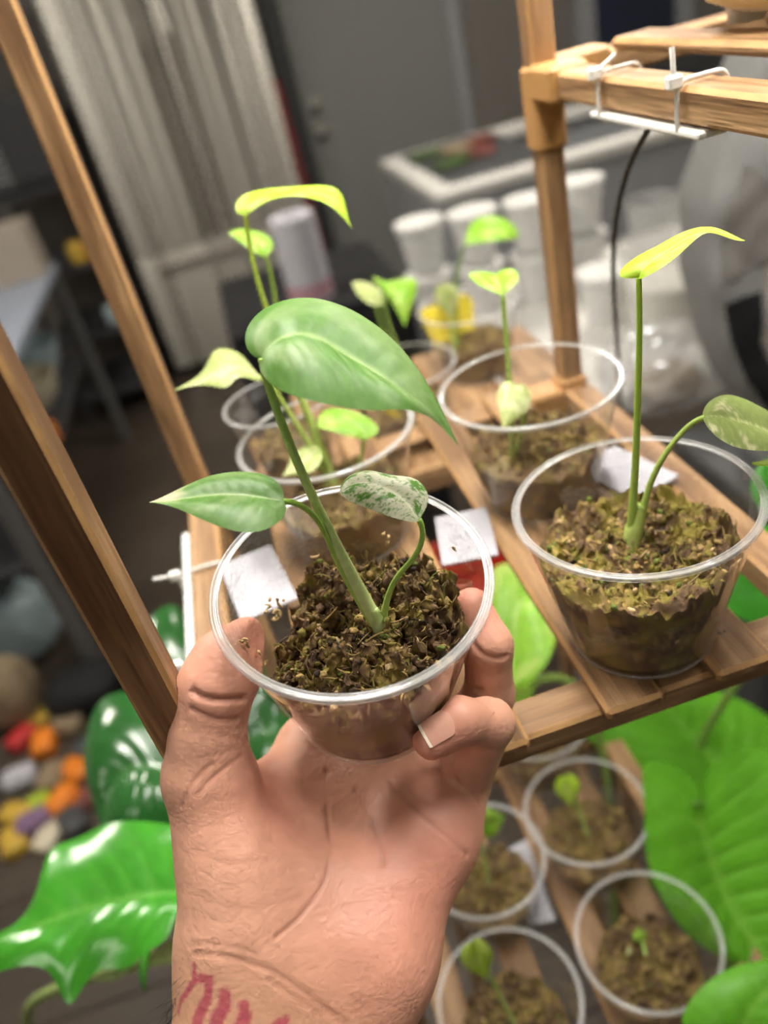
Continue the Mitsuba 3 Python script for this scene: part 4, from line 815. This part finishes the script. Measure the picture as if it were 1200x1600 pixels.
# ------------------------------------------------------------------ things behind
# long table on the left with shelves
tb = thing('work_table', 'long grey metal work table along the left with a shelf below', 'table')
part(tb, 'tabletop', ply(box((-1.20, 2.79, .835), (.92, 1.76, .035), .004), 'table_top'))
part(tb, 'lower_shelf', ply(box((-1.22, 2.79, .45), (.86, 1.70, .02), .003), 'steel_dark'))
for x in (-.765, -1.63):
    for y in (1.94, 3.64): part(tb, 'leg', ply(box((x, y, .41), (.04, .04, .815), .004), 'leg_grey'))
mw = thing('microwave', 'dark microwave with grey vents on top of the dark storage rack', 'microwave')
part(mw, 'body', ply(box((-.76, 4.22, 1.285), (.41, .38, .36), .01), 'dark_grey'))
part(mw, 'door', ply(box((-.69, 4.020, 1.285), (.25, .02, .30), .004), 'steel_dark'))
for i in range(9): part(mw, 'vent', ply(box((-.89, 4.026, 1.16 + .032 * i), (.11, .010, .010)), 'light_frame'))
def carton(x, y, z, s, m, label): 
    k = thing('carton', label, 'box'); part(k, 'body', ply(box((x, y, z + s[2] / 2), s, .004), m)); part(k, 'flap', ply(box((x, y, z + s[2] + .0025), (s[0] * .96, s[1] * .46, .004), .001), m))
carton(-.895, 3.53, .853, (.28, .19, .21), 'beige_board', 'beige carton at the far end of the left table')
def bowl(x, y, z, r, h, m, name, label, cat):
    one(name, at(ply(lathe([(0, 0), (r * .55, 0), (r * .85, h * .4), (r, h), (r * .95, h), (r * .8, h * .42), (0, h * .12)], 40), m, 40), T().translate([x, y, z])), label, cat)
q_ = on_z(65, 638, .46); bowl(q_[0] - .05, q_[1], .4612, .16, .13, 'cream', 'bowl', 'cream bowl on the lower shelf of the left table', 'bowl')
q_ = on_z(82, 580, .46); bowl(q_[0] - .06, min(q_[1] + .1, 3.44), .4612, .15, .15, 'cool_pack', 'pot', 'pale blue-grey pot on the lower shelf of the left table', 'pot')
def blob(p, s, seed, e=.75, n=28):
    m = trimesh.creation.icosphere(subdivisions=3); v = np.array(m.vertices)
    v = np.sign(v) * np.abs(v) ** e; v = v * (1 + .18 * (meshkit.fbm(v * 2.2 + seed, 3, seed)[:, None] - .5)); v = v * np.asarray(s) / 2; v[:, 2] -= v[:, 2].min()
    return trimesh.Trimesh(v + p, m.faces, process=False)
def bag(x, y, z, s, m, label, seed, name='bag', rot=0):
    k = thing(name, label, 'bag' if name == 'bag' else 'packet')
    b = blob((0, 0, 0), s, seed, .75 if name == 'bag' else .5); part(k, 'body', at(ply(b, m, True), T().translate([x, y, z]).rotate([0, 0, 1], rot)))
    part(k, 'seal', at(ply(box((0, s[1] * .49, s[2] * .5), (s[0] * .8, .012, s[2] * .35), .002), m), T().translate([x, y, z]).rotate([0, 0, 1], rot)))
bag(-1.25, 2.25, .461, (.26, .28, .22), 'black_cloth', 'black bag on the lower shelf at the near end of the left table', 1)
bag(-1.46, 3.2, .461, (.3, .3, .26), 'black_cloth', 'black bag on the lower shelf at the far end of the left table', 2)
bag(-1.02, 2.20, .0, (.24, .22, .26), 'cool_pack', 'pale blue-grey bag on the floor by the near leg of the left table', 3)
bag(-1.02, 1.90, .0, (.18, .16, .22), 'kraft', 'brown paper bag on the floor at the left', 4)
bag(-1.0, 2.95, .0, (.26, .22, .22), 'dark_grey', 'dark bag on the floor under the left table', 5)
bag(-1.05, 2.52, .0, (.3, .26, .28), 'black_cloth', 'black bag on the floor under the near end of the left table', 6)
FL = on_z
pk = [((50, 1105), 'yellow', 'yellow'), ((25, 1140), 'red', 'red'), ((62, 1150), 'orange', 'orange'), ((108, 1185), 'orange', 'orange'), ((20, 1200), 'paper_white', 'white'), ((90, 1240), 'orange', 'orange'), ((48, 1245), 'lime', 'lime'), ((15, 1260), 'yellow', 'yellow'), ((45, 1275), 'purple_pack', 'purple'), ((65, 1290), 'cream', 'cream'), ((12, 1300), 'yellow', 'yellow'), ((100, 1120), 'kraft', 'brown'), ((115, 1235), 'dull_red', 'dark red'), ((70, 1200), 'kraft', 'brown'), ((105, 1275), 'dark_grey', 'dark grey'), ((75, 1095), 'dull_green', 'dark green'), ((130, 1150), 'dark_grey', 'dark grey')]
where = ['at the top of the pile', 'beside the left edge of the photo', 'in the upper middle of the pile', 'nearest the big dark leaf', 'in the middle at the photo edge', 'in the lower right of the pile', 'in the lower middle of the pile', 'low at the photo edge', 'at the bottom of the pile', 'frontmost in the pile', 'at the lowest left of the pile', 'behind the orange packets', 'at the right end of the pile', 'in the middle of the pile', 'at the front right of the pile', 'at the top right of the pile', 'beside the big dark leaf']
for i, ((a, b), m, c) in enumerate(pk):
    p = FL(a, b, .06)
    bag(p[0], p[1], .0 if i % 3 else .0, (.088, .060, .032 + .012 * (i % 3)), m, f'{c} food packet on the floor, {where[i]}', 10 + i, 'food_packet', rot=i * 47)
bag(-.80, 1.86, 0, (.22, .18, .12), 'black_cloth', 'black sack on the floor behind the food packets', 30)
bag(-1.22, 1.58, 0, (.20, .26, .20), 'black_cloth', 'black sack on the floor at the left of the food packets', 33)
bag(-.84, 2.72, .461, (.12, .10, .08), 'orange', 'orange packet on the lower shelf of the left table', 31, 'food_packet', 20)
bag(-.84, 2.48, .461, (.12, .10, .07), 'green_pack', 'green packet on the lower shelf of the left table', 32, 'food_packet', 50)
# rack of dark things between table and fridge
rk = thing('storage_rack', 'dark metal storage rack between the left table and the fridge', 'rack')
for x in (-.56, -.96):
    for y in (3.95, 4.45): part(rk, 'post', ply(box((x, y, .55), (.025, .025, 1.1), .002), 'steel_dark'))
for z in (.12, .42, .74, 1.09): part(rk, 'shelf', ply(box((-.76, 4.2, z), (.43, .53, .018), .002), 'steel_dark'))
for z, x, y, m, lb in ((.75, -.63, 4.02, 'red', 'red packet on the dark storage rack'), (.75, -.70, 4.0, 'yellow', 'yellow packet on the dark storage rack'), (.43, -.66, 4.02, 'cool_pack', 'pale packet on the second shelf of the dark storage rack')):
    bag(x, y, z, (.08, .07, .10), m, lb, 41, 'food_packet', 15)
# black cabinet with paper towel roll
cb = thing('cabinet', 'low black cabinet in front of the fridge, behind the shelf', 'cabinet')
part(cb, 'body', ply(box((.15, 2.15, .46), (.46, .5, .92), .008), 'black_cloth'))
for x in (.04, .26): part(cb, 'door', ply(box((x, 1.893, .48), (.21, .014, .80), .003), 'black_cloth'))
pr_ = P(492, 472, 1.0) - EYE; pr_ = EYE + pr_ * (1.97 / pr_[1])
tr = thing('paper_roll', 'white paper towel roll standing on the black cabinet', 'paper roll')
part(tr, 'roll', at(ply(lathe([(.018, 0), (.052, 0), (.055, .004), (.055, .205), (.052, .21), (.018, .21), (.018, 0)], 40), 'paper_white', 30), T().translate([pr_[0], 2.0, .921])))
part(tr, 'printed_band', at(ply(lathe([(.0556, .012), (.0556, .05)], 40), mat('print_pink', (.45, .25, .3), .6), 30), T().translate([pr_[0], 2.0, .921])))
# chest freezer
fz = thing('chest_freezer', 'open pale chest freezer with a dark inside, left of the window', 'freezer')
x0, x1, y0, y1, zt = .72, 2.0, 2.82, 3.66, .88
for nm, c, s in (('front_wall', ((x0 + x1) / 2, y0 + .03, zt / 2), (x1 - x0, .06, zt - .04)), ('back_wall', ((x0 + x1) / 2, y1 - .03, zt / 2), (x1 - x0, .06, zt - .04)), ('side_wall', (x0 + .03, (y0 + y1) / 2, zt / 2), (.06, y1 - y0 - .125, zt - .04)), ('side_wall', (x1 - .03, (y0 + y1) / 2, zt / 2), (.06, y1 - y0 - .125, zt - .04))):
    part(fz, nm, ply(box(c, s, .006), 'light_frame'))
rimm = join(box(((x0 + x1) / 2, y0 + .04, zt - .012), (x1 - x0 + .02, .10, .045), .008), box(((x0 + x1) / 2, y1 - .04, zt - .012), (x1 - x0 + .02, .10, .045), .008), box((x0 + .04, (y0 + y1) / 2, zt - .012), (.10, y1 - y0 - .10, .045), .008), box((x1 - .04, (y0 + y1) / 2, zt - .012), (.10, y1 - y0 - .10, .045), .008), box((x0 + .46, (y0 + y1) / 2, zt - .012), (.06, y1 - y0 - .10, .04), .006))
part(fz, 'rim', ply(rimm, 'white_enamel'))
part(fz, 'liner', ply(box(((x0 + x1) / 2, (y0 + y1) / 2, .33), (x1 - x0 - .125, y1 - y0 - .125, .5), .004), 'freezer_inside'))
part(fz, 'sliding_lid', ply(box((x0 + .27, (y0 + y1) / 2, zt + .013), (.40, y1 - y0 - .14, .012), .003), 'dark_grey'))
lc = thing('low_cabinet', 'dark grey low cabinet under the window behind the freezer', 'cabinet')
part(lc, 'body', ply(box((2.62, 4.55, .405), (1.15, .28, .81), .005), 'dark_grey'))
for x in (2.335, 2.905): part(lc, 'door', ply(box((x, 4.403, .42), (.55, .014, .72), .003), 'dark_grey'))
for i, (dx, dy, m, c) in enumerate(((.16, .30, 'green_pack', 'green'), (.30, .36, 'red', 'red'), (.24, .52, 'kraft', 'brown'), (.14, .58, 'green_pack', 'dark green'), (.36, .58, 'red', 'dark red'))):
    bag(x0 + dx, y0 + dy, zt + .019, (.14, .10, .025), {'red': 'dull_red', 'green_pack': 'dull_green'}.get(m, m), f'{c} packet on the freezer lid, ' + ['nearest the left corner', 'in the middle of the lid', 'behind the middle', 'at the far left', 'at the far right'][i], 50 + i, 'food_packet', 20 + 50 * i)
# white table with stacked tubs
wt = thing('white_table', 'white folding table right behind the plant stand', 'table')
part(wt, 'tabletop', ply(box((1.03, 1.66, .795), (1.20, .80, .035), .006), 'white_enamel'))
for x in (.48, 1.58):
    for y in (1.30, 2.02): part(wt, 'leg', ply(tube([(x, y, 0.0), (x, y, .78)], .016, 10), 'light_frame', 40))
TUB = [(0, 0), (.042, 0), (.055, .10), (.058, .10), (.058, .106), (.053, .106), (.052, .1), (.04, .004), (0, .004)]
tubm = ply(lathe(TUB, 32), mat('frosted', (.66, .66, .65), .35), 40); tubb = ply(lathe([(0, .0), (.06, .0), (.06, .009), (0, .012)], 32), 'white_plastic', 40)
def spot(px, py, z):
    p = on_z(px, py, z); return p
n = 0
for px, py, k, nm in ((682, 476, 2, 'farthest left'), (760, 462, 2, 'left of the post'), (842, 446, 2, 'behind the post'), (915, 415, 2, 'just right of the post'), (948, 480, 1, 'in front, right of the post')):
    b = spot(px, py + 20, .813)
    for i in range(k):
        t_ = thing('food_tub', f'white tub, number {i + 1} from the bottom of the stack {nm} on the white table' if k > 1 else f'white tub {nm} on the white table', 'tub', 'stacked white tubs')
        part(t_, 'bowl', at(tubm, T().translate([b[0], b[1], .813 + i * .1285]))); part(t_, 'lid', at(tubb, T().translate([b[0], b[1], .813 + i * .1285 + .107])))
        labels[t_]['label'] = f"{['lowest', 'second', 'third', 'fourth'][i]} white tub of the stack {nm}, on the white table"
b = spot(1050, 515, .813)
bk = thing('tall_tumbler', 'large clear tub half full of cream liquid on the white table', 'tub')
part(bk, 'wall', at(ply(lathe([(0, .001), (.075, .001), (.105, .19)], 48), 'clear_bag', 40), T().translate([b[0], b[1], .813])))
part(bk, 'rim', at(ply(lathe([(.105 + .003 * math.cos(a), .19 + .003 * math.sin(a)) for a in np.linspace(0, 6.283, 9)[:-1]], 48, True), 'clear_rim', True), T().translate([b[0], b[1], .813])))
part(bk, 'filling', at(ply(lathe([(0, .003), (.073, .003), (.091, .12), (0, .122)], 48), 'milk', 40), T().translate([b[0], b[1], .813])), 'cream filling')
b = spot(1022, 420, .813)
gj = thing('glass_jar', 'clear jar behind the large clear tub on the white table', 'jar')
part(gj, 'wall', at(ply(lathe([(0, .001), (.05, .001), (.062, .17)], 40), 'clear_bag', 40), T().translate([b[0], b[1], .813])))
part(gj, 'rim', at(ply(lathe([(.062 + .0025 * math.cos(a), .17 + .0025 * math.sin(a)) for a in np.linspace(0, 6.283, 9)[:-1]], 40, True), 'clear_rim', True), T().translate([b[0], b[1], .813])))
b = spot(1040, 622, .813)
bg_ = thing('clear_bag', 'crumpled clear plastic bag on the white table behind the right post', 'bag')
mm = blob((0, 0, 0), (.22, .2, .13), 77); vv_ = np.array(mm.vertices); vv_ *= 1 + .16 * (meshkit.fbm(vv_ * 45, 3, 5)[:, None] - .5); mm = trimesh.Trimesh(vv_, mm.faces, process=False); mm.apply_translation([0, 0, -mm.bounds[0, 2]])
part(bg_, 'film', at(ply(mm, 'clear_bag', False), T().translate([b[0], b[1], .813])))
part(bg_, 'content', at(ply(blob((0, 0, .01), (.12, .11, .05), 78), 'kraft', True), T().translate([b[0], b[1], .813])), 'brown content')
# big grey sack with a black gusset on a crate at the right
cr = thing('crate', 'grey crate carrying the big grey sack at the right edge', 'crate')
part(cr, 'body', ply(box((.86, .97, .39), (.46, .26, .78), .008), 'dark_grey'))
part(cr, 'lid', ply(box((.86, .97, .791), (.48, .28, .022), .005), 'dark_grey'))
sk = thing('sack', 'big grey sack with embossed diamond panel and black side at the right edge', 'sack')
SZS = np.array([.803, .90, .955, 1.03, 1.09, 1.15, 1.213, 1.27, 1.31, 1.38, 1.43])
SXL = PchipInterpolator(SZS, [.690, .668, .640, .612, .597, .589, .588, .603, .621, .655, .70])
SXR = PchipInterpolator([.803, 1.0, 1.25, 1.43], [1.02, 1.06, 1.04, .94])
def sack_y(x, z):
    a, b = SXL(z), SXR(z); c = np.clip((x - a) / (b - a), 0, 1); h = (z - .803) / .627
    return .965 - .105 * (np.sin(np.pi * c) ** .6) * (1 - h) ** .35 - .012 - .004 * np.sin(z * 60) * np.sin(x * 40)
def sack_grid(front):
    zs = np.linspace(.8032, 1.43, 60); cs_ = (1 - np.cos(np.linspace(0, np.pi, 50))) / 2
    Z, Cg = np.meshgrid(zs, cs_, indexing='ij'); X = SXL(Z) + (SXR(Z) - SXL(Z)) * Cg; Y = sack_y(X, Z)
    return np.stack([X, Y if front else 1.93 - Y + .04, Z], -1).reshape(-1, 3)
def gridf(a, b):
    i, j = np.meshgrid(np.arange(a - 1), np.arange(b - 1), indexing='ij'); return np.stack([i * b + j, i * b + j + 1, (i + 1) * b + j + 1, (i + 1) * b + j], -1).reshape(-1, 4)
q = gridf(60, 50); fv, bv = sack_grid(True), sack_grid(False)
ed = [(k, k + 1) for k in range(49)] + [(k * 50 + 49, (k + 1) * 50 + 49) for k in range(59)] + [(59 * 50 + k + 1, 59 * 50 + k) for k in range(49)] + [((k + 1) * 50, k * 50) for k in range(59)]
part(sk, 'body', ply((np.vstack([fv, bv]), np.vstack([q, q[:, ::-1] + 3000, np.array([(b_, a_, a_ + 3000, b_ + 3000) for a_, b_ in ed])])), 'grey_shell', 50))
from shapely.geometry import Polygon
def patch(poly, m, name, label, off=.0015, emboss=0.0):
    v, f = trimesh.creation.triangulate_polygon(Polygon(poly), engine='earcut'); t = trimesh.Trimesh(np.c_[v, np.zeros(len(v))], f)
    t = t.subdivide_to_size(.007); x, z = t.vertices[:, 0], t.vertices[:, 1]; y = sack_y(x, z) - off
    if emboss: y = y - emboss * (.5 + .5 * np.sin(180 * np.hypot(x - .72, (z - 1.18) * .8)) * np.cos(9 * np.arctan2(z - 1.18, x - .72)))
    n_ = len(x); v = np.vstack([np.c_[x, y, z], np.c_[x, y + .001, z]]); f = np.vstack([t.faces, t.faces[:, ::-1] + n_])
    part(sk, name, ply((v, f), m, True), label)
patch([(.627, 1.272), (.600, 1.215), (.600, 1.125), (.640, 1.150), (.70, 1.130), (.80, 1.12), (.80, 1.165), (.70, 1.195), (.66, 1.235)], mat('grey_print', (.17, .16, .15), .6), 'embossed_panel', 'darker embossed diamond panel', .002, .004)
patch([(.606, 1.095), (.622, 1.105), (.642, 1.110), (.647, 1.035), (.668, .985), (.690, .940), (.705, .86), (.70, .83), (.690, .88), (.665, .93), (.642, .968), (.616, 1.04)], 'black_cloth', 'gusset', 'black side gusset', .003)
patch([(.645, 1.150), (.665, 1.130), (.685, 1.075), (.705, 1.0), (.706, .93), (.693, .940), (.672, .985), (.651, 1.035)], 'beige_board', 'edge_panel', 'beige edge panel', .004)
